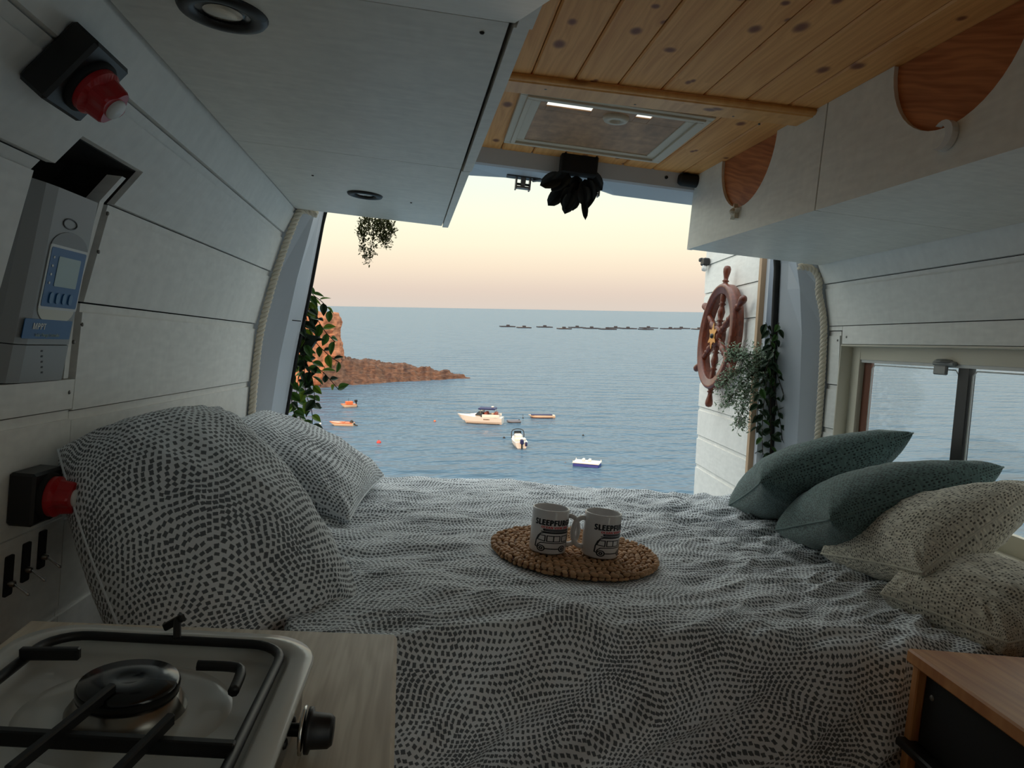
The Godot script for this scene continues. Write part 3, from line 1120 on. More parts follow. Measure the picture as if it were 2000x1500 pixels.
# ---------------------------------------------------------------- bed and bedding
func sstep(a, b, x):
	var t = clampf((x - a) / (b - a), 0.0, 1.0)
	return t * t * (3.0 - 2.0 * t)

func build_bed():
	var b = thing("bed", "raised double bed with mattress filling the back of the van", "bed", Vector3(0.39, 0, -1.75))
	var st = S()
	cbox(st, T(0.195, 0.33, 0.02), Vector3(1.41, 0.60, 1.10), 0.01)
	cbox(st, T(-0.72, 0.33, -0.36), Vector3(0.42, 0.60, 0.46), 0.01)
	part("platform", st, M.oak, b)
	st = S()
	cbox(st, T(0.195, 0.725, -0.01), Vector3(1.39, 0.17, 1.10), 0.04)
	cbox(st, T(-0.71, 0.725, -0.37), Vector3(0.42, 0.17, 0.44), 0.04)
	part("mattress", st, M.mattress, b)
	# duvet: profile from the far edge over the top and down the near side
	var n1 = noise(1.0, 8, 3)
	var n2 = noise(1.0, 19, 2)
	var nu = 300
	var nv = 300
	var pts = PackedVector3Array()
	var uvs = PackedVector2Array()
	for j in nv:
		var t = float(j) / (nv - 1)
		var s = t * 2.02          # metres along the cloth
		for i in nu:
			var x = lerpf(-0.555, 1.30, float(i) / (nu - 1))
			var front = -1.135 + 0.09 * sstep(0.22, -0.10, x) - 0.75 * sstep(-0.17, -0.28, x) + 0.03 * sstep(0.75, 1.05, x) + 0.010 * sin(x * 9.0 + 1.0)
			var far = -2.40 + 0.10 * sstep(0.35, -0.25, x) - 0.015 * sstep(0.5, 1.1, x)
			var r0 = 0.05
			var r1 = 0.035
			var top = (front - far) - r0 - r1
			var p = Vector3(x, 0, 0)
			var nn = Vector3.UP
			var tf = 0.0
			var ss = s - 0.12
			if ss < 0:
				p.y = 0.842 - r0 + ss
				p.z = far
				nn = Vector3(0, 0, -1)
			elif ss < r0 * PI / 2:
				var a = ss / r0
				p.y = 0.842 - r0 + r0 * sin(a)
				p.z = far + r0 - r0 * cos(a)
				nn = Vector3(0, sin(a), -cos(a))
			elif ss < r0 * PI / 2 + top:
				p.y = 0.842
				p.z = far + r0 + (ss - r0 * PI / 2)
				tf = sstep(0, 0.15, ss - r0 * PI / 2)
			elif ss < (r0 + r1) * PI / 2 + top:
				var a = (ss - r0 * PI / 2 - top) / r1
				p.y = 0.842 - r1 + r1 * cos(a)
				p.z = front - r1 + r1 * sin(a)
				nn = Vector3(0, cos(a), sin(a))
				tf = 1.0
			else:
				var dd = ss - (r0 + r1) * PI / 2 - top
				p.y = 0.842 - r1 - dd * 0.97
				p.z = front + dd * 0.22
				nn = Vector3(0, 0.1, 1)
				tf = 1.0
			# soft creases: long folds fanning from the tray to the right, and slant folds down the near side
			var on_top = nn.y
			var a1 = n1.get_noise_2d(x * 2.0 - p.z * 1.6, (x * 0.5 + p.z) * 7.0)
			var ridge = 1.0 - absf(a1) * 2.6
			var h = 0.014 * maxf(ridge, -0.4) * (0.35 + 0.65 * sstep(0.35, 0.9, x)) + 0.009 * n2.get_noise_2d(x * 3.2, p.z * 3.6)
			h += 0.007 * (1.0 - 2.2 * absf(n1.get_noise_2d(x * 1.4 + 9.0, (p.z + x * 0.35) * 9.0)))
			# crest near the far edge
			h += 0.006 * exp(-pow((p.z + 2.22) / 0.12, 2.0)) * (0.6 + 0.8 * n2.get_noise_2d(x * 2.0, 4.0)) * on_top
			# the tray presses a flat place into it
			var dt = Vector2(x - 0.358, p.z + 1.575).length()
			h *= sstep(0.16, 0.26, dt)
			if nn.z > 0.3:
				var sl = (x * 0.55 - p.y)
				h += nn.z * (0.034 * n1.get_noise_2d(sl * 5.0 + 3.0, x * 1.2) + 0.026 * (1.0 - 2.4 * absf(n2.get_noise_2d(sl * 6.0, x * 0.9 + 5.0)))) * sstep(0.84, 0.70, p.y)
			# the long fold that runs down from the top on the left
			if x < 0.42:
				var ln = (p.z + 1.27) - 0.30 * (x - 0.05)
				h += 0.016 * exp(-pow(ln / 0.045, 2.0)) * sstep(0.40, 0.25, x) * sstep(-0.05, 0.08, x) * on_top
			pts.append(p + nn * h)
			uvs.append(Vector2(x, s) / 0.60)
	var m = grid_mesh(nu, nv, pts, uvs)
	tag(mesh_node("duvet", m, M.print, self), "pale duvet printed with small grey lozenges spread over the bed", "duvet")

# a filled cushion on four corners: a-b-c-d round the seam, thickness th each side
func cushion(called, label, category, cn, th, m, uvscale, seed_, group, wr_amp = 0.006, pinch = 0.07, sag = 0.0):
	var a: Vector3 = cn[0]
	var b: Vector3 = cn[1]
	var c: Vector3 = cn[2]
	var d: Vector3 = cn[3]
	var nrm = (c - a).cross(d - b).normalized()
	var ctr = (a + b + c + d) / 4.0
	var n = 54
	var nz = noise(1.0, seed_, 3)
	var lu = ((b - a).length() + (c - d).length()) / 2
	var lv = ((d - a).length() + (c - b).length()) / 2
	var o = thing(called, label, category, ctr, Basis.IDENTITY, group)
	var full = SurfaceTool.new()
	full.begin(Mesh.PRIMITIVE_TRIANGLES)
	for side in [1.0, -1.0]:
		var pts = PackedVector3Array()
		var uvs = PackedVector2Array()
		for j in n:
			for i in n:
				var u = -cos(PI * i / (n - 1))
				var v = -cos(PI * j / (n - 1))
				# sides drawn in between the corners
				var pu = u * (1.0 - pinch * (1.0 - v * v))
				var pv = v * (1.0 - pinch * (1.0 - u * u))
				var s = (pu + 1) / 2
				var t = (pv + 1) / 2
				var p = a.lerp(b, s).lerp(d.lerp(c, s), t) - ctr
				var prof = pow(maxf(0.0, (1.0 - u * u) * (1.0 - v * v)), 0.38)
				var edge = minf(1.0 - absf(u), 1.0 - absf(v))
				var cr = nz.get_noise_3d(u * lu * 4.0, v * lv * 4.0, side * 3.0) + 0.5 * nz.get_noise_3d(u * lu * 9.0 + 5, v * lv * 9.0, side)
				# short gathers running in from the seam near the corners
				var g = sin((absf(u) - absf(v)) * 22.0 + 3.0 * nz.get_noise_2d(u * 2, v * 2)) * exp(-edge * 7.0) * sstep(0.5, 1.0, maxf(absf(u * v), 0.0) + 0.35)
				var h = th * prof + wr_amp * cr * sstep(0.0, 0.2, edge) + wr_amp * 0.8 * g * sstep(0.0, 0.08, edge)
				p += nrm * side * h - nrm * sag * (u * u + v * v - 1.0) * 0.5
				pts.append(p)
				var ex = maxf(0.0, th - h)
				uvs.append(Vector2(u * lu / 2 + signf(u) * ex * pow(absf(u), 3.0) + side * 0.31, v * lv / 2 + signf(v) * ex * pow(absf(v), 3.0) + 0.17 * side) * uvscale)
		full.append_from(grid_mesh(n, n, pts, uvs, side < 0), 0, Transform3D.IDENTITY)
	mesh_node("cover", full.commit(), m, o)
	# the sewn seam round it
	var loop = []
	for e in 4:
		for k in 14:
			var w = -1.0 + 2.0 * k / 14.0
			var u = [w, 1.0, -w, -1.0][e]
			var v = [-1.0, w, 1.0, -w][e]
			var pu = u * (1.0 - pinch * (1.0 - v * v))
			var pv = v * (1.0 - pinch * (1.0 - u * u))
			loop.append(a.lerp(b, (pu + 1) / 2).lerp(d.lerp(c, (pu + 1) / 2), (pv + 1) / 2) - ctr - nrm * sag * (u * u + v * v - 1.0) * 0.5)
	loop.append(loop[0])
	mesh_node("seam", seam_mesh(loop), m, o)
	return o

func seam_mesh(loop):
	var st = S(true)
	tube(st, loop, 0.0026, 5, false)
	st.generate_normals()
	return st.commit()

func build_pillows():
	var V = func(x, y, z): return Vector3(x, y, z)
	cushion("pillow", "plump grey-and-white lozenge pillow propped on the panelled wall behind the stove", "pillow",
		[V.call(-0.36, 0.78, -1.03), V.call(-0.085, 0.82, -1.25), V.call(-0.47, 1.075, -1.70), V.call(-0.58, 1.06, -1.21)], 0.12, M.print, 1.05, 3, "bed pillows", 0.008, -0.05)
	cushion("pillow", "grey-and-white lozenge pillow beside the rope and pillar at the bed's far end", "pillow",
		[V.call(-0.16, 0.85, -1.70), V.call(-0.11, 0.88, -2.12), V.call(-0.53, 1.00, -2.33), V.call(-0.54, 1.00, -1.80)], 0.085, M.print, 1.05, 5, "bed pillows", 0.008, 0.05)
	cushion("cushion", "dark green knit cushion closest to the open rear door", "cushion",
		[V.call(0.99, 0.86, -2.20), V.call(1.30, 0.90, -2.24), V.call(1.31, 1.175, -1.81), V.call(0.90, 1.005, -1.82)], 0.100, M.green, 1.75, 7, "dark green cushions", 0.004, 0.06)
	cushion("cushion", "dark green knit cushion lying against the cream cushions", "cushion",
		[V.call(1.00, 0.86, -1.90), V.call(1.29, 0.90, -1.94), V.call(1.30, 1.14, -1.48), V.call(0.915, 0.985, -1.50)], 0.102, M.green, 1.75, 9, "dark green cushions", 0.004, 0.06)
	cushion("cushion", "cream knit cushion tipped up on the other cream cushion", "cushion",
		[V.call(1.00, 0.865, -1.66), V.call(1.29, 0.93, -1.70), V.call(1.29, 1.12, -1.36), V.call(0.985, 0.94, -1.28)], 0.092, M.cream, 1.7, 11, "cream cushions", 0.007, 0.05)
	cushion("cushion", "cream knit cushion lying low beside the wooden bedside cabinet", "cushion",
		[V.call(0.945, 0.875, -1.34), V.call(1.26, 0.91, -1.56), V.call(1.27, 0.92, -1.13), V.call(1.02, 0.88, -1.10)], 0.082, M.cream, 1.7, 13, "cream cushions", 0.008, 0.05)

# ---------------------------------------------------------------- kitchen counter and stove
func build_counter():
	var B = Basis(Vector3.UP, deg_to_rad(2.4))
	var c = thing("kitchen_counter", "narrow kitchen counter with a pale wooden worktop", "counter", Vector3(-0.01, 0, -0.785), B)
	var st = S()
	cbox(st, T(-0.188, 0.957, 0.55), Vector3(0.376, 0.026, 1.10), 0.004)
	part("worktop", st, M.oak, c)
	st = S()
	cbox(st, T(-0.188, 0.47, 0.555), Vector3(0.35, 0.94, 1.06), 0.003)
	part("carcass", st, M.beech, c)

func build_stove():
	var o = thing("gas_stove", "white enamelled gas stove with a black pan grate and one burner", "stove", Vector3(-0.205, 0.971, -0.535))
	# rounded tray body: outer wall, rolled rim, sunken top
	var st = S()
	var rim = func(w, h, r, y):
		var out = []
		for p in rrect(w, h, r, 8): out.append(Vector3(p.x, y, p.y))
		return out
	var W = 0.252
	var D = 0.28
	st = S(true)
	var levels = [[W - 0.018, D - 0.018, 0.040, 0.0], [W - 0.018, D - 0.018, 0.040, 0.030], [W, D, 0.048, 0.032], [W, D, 0.048, 0.0355], [W - 0.004, D - 0.004, 0.046, 0.0385], [W - 0.036, D - 0.036, 0.036, 0.0385], [W - 0.044, D - 0.044, 0.033, 0.034], [W - 0.052, D - 0.052, 0.030, 0.0255], [W - 0.060, D - 0.060, 0.026, 0.0235]]
	for k in levels.size() - 1:
		var a = rim.call(levels[k][0], levels[k][1], levels[k][2], levels[k][3])
		var b = rim.call(levels[k + 1][0], levels[k + 1][1], levels[k + 1][2], levels[k + 1][3])
		for i in a.size():
			var j = (i + 1) % a.size()
			st.add_vertex(a[i]); st.add_vertex(a[j]); st.add_vertex(b[i])
			st.add_vertex(b[i]); st.add_vertex(a[j]); st.add_vertex(b[j])
	var last = rim.call(levels[8][0], levels[8][1], levels[8][2], levels[8][3])
	for i in last.size():
		var j = (i + 1) % last.size()
		st.add_vertex(last[i]); st.add_vertex(last[j]); st.add_vertex(Vector3(0, 0.0235, 0))
	part("body", st, M.enamel, o)
	# pressed dish round the burner
	part("burner_dish", lat([Vector2(0.075, 0.0), Vector2(0.066, 0.003), Vector2(0.055, 0.002), Vector2(0.046, 0.0008), Vector2(0.0, 0.0006)], 40), M.enamel, o, T(0.0, 0.0235, -0.022))
	part("burner_ring", lat([Vector2(0.042, 0.0), Vector2(0.042, 0.003), Vector2(0.036, 0.012), Vector2(0.034, 0.013), Vector2(0.0, 0.013)], 40), M.steel, o, T(0.0, 0.0235, -0.022))
	part("burner_cap", lat([Vector2(0.0335, 0.012), Vector2(0.0355, 0.014), Vector2(0.036, 0.021), Vector2(0.034, 0.0245), Vector2(0.010, 0.0258), Vector2(0.0085, 0.0252), Vector2(0.0, 0.0252)], 40), M.black_gloss, o, T(0.0, 0.0235, -0.022))
	# grate: rod loop, cross bars and fingers
	var g = thing_part("grate", o)
	var loop = []
	for p in rrect(W - 0.056, D - 0.050, 0.030, 6): loop.append(Vector3(p.x, 0.0385, p.y))
	loop.append(loop[0])
	loop.append(loop[1])
	part("frame_rod", tubest(loop, 0.0042, 8), M.black, g)
	part("cross_bar", bar([Vector3(-0.10, 0.040, 0.045), Vector3(0.098, 0.040, 0.052)], 0.0035, 0.011), M.black, g)
	part("finger", bar([Vector3(-0.022, 0.046, 0.095), Vector3(-0.004, 0.050, -0.003)], 0.003, 0.009), M.black, g)
	part("finger", bar([Vector3(0.035, 0.043, 0.10), Vector3(0.050, 0.050, 0.034)], 0.003, 0.009), M.black, g)
	part("finger", bar([Vector3(-0.10, 0.044, -0.063), Vector3(-0.055, 0.046, -0.064)], 0.003, 0.010), M.black, g)
	part("finger", tubest(curve([Vector3(0.038, 0.043, -0.060), Vector3(0.066, 0.043, -0.060), Vector3(0.074, 0.042, -0.054), Vector3(0.076, 0.040, -0.025)], 14), 0.0043, 8), M.black, g)
	part("finger", bar([Vector3(0.004, 0.040, -0.113), Vector3(0.0, 0.055, -0.122)], 0.003, 0.008), M.black, g)
	part("finger", bar([Vector3(-0.012, 0.044, -0.128), Vector3(0.006, 0.058, -0.119)], 0.003, 0.007), M.black, g)
	# plate and knob on the right flank
	st = S()
	cbox(st, T(0.119, 0.015, 0.02), Vector3(0.006, 0.030, 0.19), 0.001)
	part("flank_plate", st, M.steel, o)
	for z in [-0.030, 0.002]:
		part("screw", lat([Vector2(0.0, 0.003), Vector2(0.0035, 0.002), Vector2(0.0045, 0.0)], 10), M.black, o, Transform3D(Basis(Vector3.BACK, -PI / 2), Vector3(0.122, 0.016, z)))
	var k = part("knob", lat([Vector2(0.0, 0.034), Vector2(0.010, 0.034), Vector2(0.0125, 0.031), Vector2(0.0135, 0.018), Vector2(0.017, 0.017), Vector2(0.017, 0.014), Vector2(0.005, 0.013), Vector2(0.005, 0.0)], 24, true), M.black, o, Transform3D(Basis(Vector3.BACK, -PI / 2), Vector3(0.122, 0.018, -0.014)))
	part("collar", lat([Vector2(0.008, 0.008), Vector2(0.018, 0.010), Vector2(0.018, 0.012), Vector2(0.008, 0.0125)], 20), M.chrome, k)

func thing_part(called, parent):
	var o = Node3D.new()
	o.name = called
	parent.add_child(o, true)
	return o

func bar(pts, w, h):
	var st = S()
	var d = (pts[1] - pts[0]).normalized()
	var x = Vector3.UP.cross(d).normalized()
	cbox(st, Transform3D(Basis(x, d.cross(x), d), (pts[0] + pts[1]) / 2), Vector3(w * 2, h, (pts[1] - pts[0]).length()), 0.0012)
	return st

func build_nightstand():
	var B = Basis(Vector3.UP, deg_to_rad(-3.0))
	var o = thing("bedside_cabinet", "small wooden cabinet with a black front beside the bed", "cabinet", Vector3(0.812, 0, -1.045), B)
	var st = S()
	cbox(st, T(0.24, 0.869, 0.28), Vector3(0.50, 0.022, 0.58), 0.003)
	part("top", st, M.beech, o)
	st = S()
	cbox(st, T(0.006, 0.43, 0.006), Vector3(0.016, 0.856, 0.016), 0.002)
	cbox(st, T(0.235, 0.43, 0.006), Vector3(0.45, 0.856, 0.012), 0.002)
	part("side", st, M.beech, o)
	st = S()
	cbox(st, T(0.02, 0.43, 0.29), Vector3(0.018, 0.856, 0.55), 0.002)
	part("black_panel", st, M.black_matt, o)
	st = S()
	cbox(st, T(-0.002, 0.732, 0.28), Vector3(0.03, 0.014, 0.56), 0.003)
	part("rail", st, M.black, o)
	var s2 = S(true)
	lathe(s2, [Vector2(0, 0.002), Vector2(0.004, 0.0015), Vector2(0.005, 0.0)], Transform3D(Basis(Vector3.BACK, PI / 2), Vector3(0.0105, 0.82, 0.035)), 10)
	part("screw", s2, M.screw, o)
	# a black-and-chrome pull on the worktop edge, cut by the frame
	var p = thing("tap", "chrome-topped black fitting standing on the bedside cabinet", "fitting", Vector3(1.02, 0.88, -0.955))
	part("post", lat([Vector2(0.009, 0.0), Vector2(0.009, 0.035), Vector2(0.007, 0.036)], 18), M.black, p)
	part("cap", lat([Vector2(0.009, 0.036), Vector2(0.0095, 0.040), Vector2(0.007, 0.045), Vector2(0.0, 0.046)], 18), M.chrome, p)

# ---------------------------------------------------------------- left wall fittings
func wall_frame(y, z, dy = 0.03):
	var p = wl(y, z)
	var up = (wl(y + dy, z) - wl(y - dy, z)).normalized()
	var along = (wl(y, z - 0.05) - wl(y, z + 0.05)).normalized()
	var n = along.cross(up).normalized()
	return Transform3D(Basis(along, n.cross(along), n), p)

func build_switches():
	# solar charge controller
	var f = wall_frame(1.305, -1.155, 0.14)
	var o = thing("charge_controller", "grey solar charge controller with a blue display panel set in the wall recess", "controller", f.origin, f.basis)
	var st = S()
	var prof = [Vector2(-0.088, -0.09), Vector2(0.088, -0.09), Vector2(0.088, 0.010), Vector2(0.085, 0.013), Vector2(-0.030, 0.013), Vector2(-0.055, 0.009), Vector2(-0.075, -0.002), Vector2(-0.086, -0.018), Vector2(-0.088, -0.03)]
	extrude(st, prof, 0.235, Transform3D(Basis(Vector3.RIGHT, Vector3.BACK, Vector3.DOWN), Vector3(0, 0.147, 0)))
	part("case", st, M.grey_plastic, o)
	st = S()
	extrude(st, prof, 0.057, Transform3D(Basis(Vector3.RIGHT, Vector3.BACK, Vector3.DOWN), Vector3(0, -0.0895, 0)))
	part("terminal_cover", st, M.grey_plastic, o)
	var F = func(x, y, z): return Transform3D(Basis.IDENTITY, Vector3(x, y, z))
	# moulded arch above the display and bright crescent below it
	var arch = []
	var smile = []
	for i in 15:
		arch.append(Vector2(0.052 * cos(PI * i / 14.0), 0.026 * sin(PI * i / 14.0)))
		smile.append(Vector2(0.050 * cos(PI + PI * i / 14.0), 0.024 * sin(PI + PI * i / 14.0)))
	part("arch", exst(arch, 0.001, F.call(0.030, 0.062, 0.0132)), mat(Color(0.47, 0.48, 0.48), 0.4), o)
	part("crescent", exst(smile, 0.001, F.call(0.028, -0.032, 0.0132)), mat(Color(0.86, 0.85, 0.79), 0.4), o)
	part("display_border", exst(rrect(0.106, 0.098, 0.003), 0.0012, F.call(0.030, 0.016, 0.0135)), M.white_plastic, o)
	var dpanel = part("display_panel", exst(rrect(0.098, 0.090, 0.003), 0.0016, F.call(0.030, 0.016, 0.0137)), M.blue_label, o)
	part("screen", exst(rrect(0.062, 0.046, 0.002), 0.0012, F.call(0.034, 0.026, 0.0149)), M.lcd, dpanel)
	for i in 4:
		part("button", exst(rrect(0.010, 0.017, 0.005), 0.002, F.call(0.002 + i * 0.018, -0.015, 0.0150)), mat(Color(0.24, 0.45, 0.64), 0.35), dpanel)
	for i in 4:
		part("lamp", exst(rrect(0.004, 0.004, 0.002), 0.001, F.call(-0.010, 0.046 - i * 0.013, 0.0150)), M.white_plastic, dpanel)
	var lab = part("label", exst(rrect(0.128, 0.030, 0.002), 0.001, F.call(0.016, -0.064, 0.0133)), M.blue_label, o)
	mesh_node("lettering", textst("MPPT", 0.013, 0.0006), M.white_plastic, lab, F.call(-0.010, -0.060, 0.0147))
	mesh_node("lettering", textst("Solar Charge Controller", 0.0062, 0.0006, "Droid Sans", 400), M.lcd, lab, F.call(0.016, -0.073, 0.0147))
	# oval emblem
	var em = []
	for i in 25: em.append(Vector3(0.018 + 0.019 * cos(TAU * i / 24.0), 0.100 + 0.0075 * sin(TAU * i / 24.0), 0.0136))
	part("emblem", tubest(em, 0.0012, 5), mat(Color(0.33, 0.34, 0.35), 0.4), o)
	for i in 5:
		part("vent", boxst(Vector3(0.012 + 0.003 * i, -0.098 - 0.0085 * i, 0.0132), Vector3(0.005, 0.003, 0.001), 0.0003), M.black, o)
	# two battery isolators
	isolator("red battery switch high on the wall above the recess", 1.568, -0.935, 0.092)
	isolator("red battery switch on a square black base against the pillow", 0.985, -1.16, 0.080)
	# three toggle switches low on the wall
	for i in 3:
		var t = wall_frame(0.865 + 0.008 * i, -1.135 - 0.043 * i)
		var s = thing("toggle_switch", "small chrome toggle switch on a narrow dark plate low on the wall", "switch", t.origin, t.basis, "toggle switches below the lower battery switch")
		part("plate", exst(rrect(0.020, 0.062, 0.003), 0.003), M.black_matt, s)
		part("bush", lat([Vector2(0.005, 0.0), Vector2(0.005, 0.008), Vector2(0.003, 0.009)], 12), M.steel, s, Transform3D(Basis(Vector3.RIGHT, PI / 2), Vector3(0, -0.012, 0.003)))
		part("lever", lat([Vector2(0.0016, 0.0), Vector2(0.0022, 0.020), Vector2(0.003, 0.026), Vector2(0.0, 0.029)], 10), M.chrome, s, Transform3D(Basis(Vector3.RIGHT, PI / 2 + 0.6), Vector3(0, -0.012, 0.010)))

func isolator(label, y, z, sz):
	var f = wall_frame(y, z)
	var o = thing("battery_switch", label, "switch", f.origin, f.basis, "battery switches")
	var st = S()
	cbox(st, T(0, 0, 0.019), Vector3(sz, sz, 0.038), 0.004)
	part("base", st, M.black, o)
	st = S(true)
	lathe(st, [Vector2(0.036, 0.0), Vector2(0.036, 0.006), Vector2(0.033, 0.008), Vector2(0.0, 0.008)], Transform3D(Basis(Vector3.RIGHT, PI / 2), Vector3(0, 0, 0.037)), 28)
	part("collar", st, M.black_matt, o)
	# lobed red knob
	st = S()
	var rings = []
	for h in [[0.0, 1.12], [0.008, 1.12], [0.012, 1.0], [0.030, 0.92], [0.033, 0.85]]:
		var ring = []
		for i in 36:
			var a = TAU * i / 36.0
			var r = (0.0235 + 0.0035 * cos(4 * a)) * h[1]
			if h[1] > 1.1: r = 0.031
			ring.append(Vector3(r * cos(a), r * sin(a), 0.044 + h[0]))
		rings.append(ring)
	loft(st, rings)
	var k = part("knob", st, M.red, o)
	part("cap", lat([Vector2(0.0135, 0.0), Vector2(0.0135, 0.0035), Vector2(0.012, 0.005), Vector2(0.0, 0.005)], 24), M.white_plastic, k, Transform3D(Basis(Vector3.RIGHT, PI / 2), Vector3(0, 0, 0.0765)))

# ---------------------------------------------------------------- tray and mugs
func build_tray():
	var o = thing("woven_mat", "round plaited reed mat lying on the duvet under two mugs", "mat", Vector3(0.358, 0.844, -1.575))
	part("base", lat([Vector2(0.0, 0.004), Vector2(0.186, 0.004), Vector2(0.186, 0.010), Vector2(0.0, 0.010)], 64, false), mat(Color(0.36, 0.21, 0.12), 0.8), o)
	# coils of short overlapping plaits
	var rng = RandomNumberGenerator.new()
	rng.seed = 12
	var st = SurfaceTool.new()
	st.begin(Mesh.PRIMITIVE_TRIANGLES)
	var knot = SphereMesh.new()
	knot.radius = 1.0
	knot.height = 2.0
	knot.radial_segments = 8
	knot.rings = 4
	var ka = knot.surface_get_arrays(0)
	var kv = ka[Mesh.ARRAY_VERTEX]
	var kn = ka[Mesh.ARRAY_NORMAL]
	var ki = ka[Mesh.ARRAY_INDEX]
	for layer in 2:
		for c in 14:
			var R = 0.012 + 0.0132 * c + 0.0
			if layer == 1 and c < 13: continue
			var cnt = int(TAU * R / 0.0145)
			for i in cnt:
				var a = TAU * (i + 0.5 * (c % 2)) / cnt + rng.randf_range(-0.01, 0.01)
				var tl = (0.55 if c % 2 == 0 else -0.55) + rng.randf_range(-0.3, 0.3)
				var b = Basis(Vector3.UP, -a) * Basis(Vector3.UP, tl)
				var sc = Vector3(0.0052, 0.0048, 0.0092) * rng.randf_range(0.9, 1.1)
				var rj = R + rng.randf_range(-0.0022, 0.0022) * (1.0 - layer)
				var at = Vector3(rj * cos(a), 0.0125 + rng.randf_range(-0.0016, 0.0016) - 0.006 * layer, rj * sin(a))
				var k = rng.randf_range(0.75, 1.15)
				var col = Color(0.50 * k, 0.285 * k, 0.145 * k)
				for id in ki:
					st.set_color(col)
					st.set_normal(b * (kn[id] / sc).normalized())
					st.add_vertex(at + b * (kv[id] * sc))
	var m = M.reed
	m.albedo_color = Color.WHITE
	tag(mesh_node("plaits", st.commit(), m, o), "", "", "", "stuff")
	mug("white mug printed with a camper van, its handle crossing the other mug's", Vector3(0.288, 0.862, -1.535), 0.0, -0.10)
	mug("white mug with a camper van print, standing at the mat's window side", Vector3(0.404, 0.862, -1.528), PI, 0.25)

# handle: angle of the handle; pr: angle of the print's middle, from the side that faces the camera
func mug(label, at, handle, pr):
	var o = thing("mug", label, "mug", at, Basis.IDENTITY, "camper van mugs")
	var R = 0.0405
	var H = 0.095
	part("body", lat([Vector2(0.0, 0.002), Vector2(R - 0.006, 0.002), Vector2(R - 0.004, 0.0), Vector2(R - 0.0015, 0.0008), Vector2(R, 0.004), Vector2(R, H - 0.002), Vector2(R - 0.001, H - 0.0004), Vector2(R - 0.002, H), Vector2(R - 0.003, H - 0.0006), Vector2(R - 0.0036, H - 0.003), Vector2(R - 0.004, 0.012), Vector2(R - 0.009, 0.006), Vector2(0.0, 0.006)], 56), M.ceramic, o)
	var hp = []
	for i in 19:
		var a = -PI * 0.5 + PI * i / 18.0
		hp.append(Basis(Vector3.UP, handle) * Vector3(R - 0.002 + 0.026 * pow(maxf(cos(a), 0.0), 0.7), 0.047 + 0.032 * sin(a), 0))
	part("handle", tubest(hp, 0.0055, 10), M.ceramic, o)
	# the print, wrapped on the glaze: lettering and a line drawing of a van
	var wrap = func(p: Vector2, lift):
		var a = pr + p.x * 1.4 / R
		return Vector3((R + lift) * sin(a), p.y, (R + lift) * cos(a))
	var dx = 0.004
	part("lettering", wrapped_text("SLEEPFURGO", 0.0165, Vector2(dx + 0.003, 0.0690), wrap, 0.066), M.ink, o)
	part("lettering", wrapped_text("OCEAN VIEW INN", 0.0062, Vector2(dx + 0.004, 0.0588), wrap, 0.046), M.ink_red, o)
	var st = S()
	var lw = 0.0011
	var line = func(pts, w):
		for i in pts.size() - 1:
			var p = pts[i]
			var q = pts[i + 1]
			var n = maxi(1, int((q - p).length() / 0.0025))
			var t = (q - p).normalized() * w
			var s = Vector2(-t.y, t.x)
			for k in n:
				var a = p.lerp(q, float(k) / n) - (t * 0.7 if k == 0 else Vector2.ZERO)
				var b = p.lerp(q, float(k + 1) / n) + (t * 0.7 if k == n - 1 else Vector2.ZERO)
				quad(st, wrap.call(a - s, 0.0003), wrap.call(a + s, 0.0003), wrap.call(b + s, 0.0003), wrap.call(b - s, 0.0003), Vector3(0, a.y, 0))
	var ox = dx - 0.027
	var v = func(x, y): return Vector2(ox + x, y - 0.0055)
	# body outline
	line.call([v.call(0.0, 0.021), v.call(0.001, 0.034), v.call(0.004, 0.044), v.call(0.008, 0.050), v.call(0.013, 0.0525), v.call(0.058, 0.0525), v.call(0.060, 0.050), v.call(0.060, 0.022), v.call(0.056, 0.0195)], lw)
	line.call([v.call(0.0, 0.021), v.call(0.0035, 0.0195)], lw)
	line.call([v.call(0.0165, 0.0185), v.call(0.0385, 0.0185)], lw)
	# windscreen, windows
	line.call([v.call(0.003, 0.0365), v.call(0.0065, 0.0465), v.call(0.0155, 0.0465), v.call(0.0155, 0.0345), v.call(0.003, 0.0365)], lw * 0.85)
	line.call([v.call(0.0185, 0.0345), v.call(0.0185, 0.0465), v.call(0.0395, 0.0465), v.call(0.0395, 0.0345), v.call(0.0185, 0.0345)], lw * 0.85)
	line.call([v.call(0.029, 0.0345), v.call(0.029, 0.0465)], lw * 0.85)
	line.call([v.call(0.043, 0.0345), v.call(0.043, 0.0465), v.call(0.056, 0.0465), v.call(0.056, 0.0345), v.call(0.043, 0.0345)], lw * 0.85)
	# sweep over the wheel and along the flank
	line.call([v.call(0.0035, 0.022), v.call(0.005, 0.026), v.call(0.009, 0.030), v.call(0.014, 0.031), v.call(0.060, 0.031)], lw * 0.85)
	# roof rack
	line.call([v.call(0.012, 0.0600), v.call(0.057, 0.0600), v.call(0.056, 0.0575), v.call(0.013, 0.0575), v.call(0.012, 0.0600)], lw)
	line.call([v.call(0.009, 0.0545), v.call(0.059, 0.0545)], lw)
	for cx in [0.010, 0.045]:
		for rr in [[0.0058, lw], [0.0022, lw]]:
			var c = []
			for i in 17: c.append(v.call(cx + rr[0] * cos(TAU * i / 16.0), 0.0185 + rr[0] * sin(TAU * i / 16.0)))
			line.call(c, rr[1])
	part("van_drawing", st, M.ink, o)

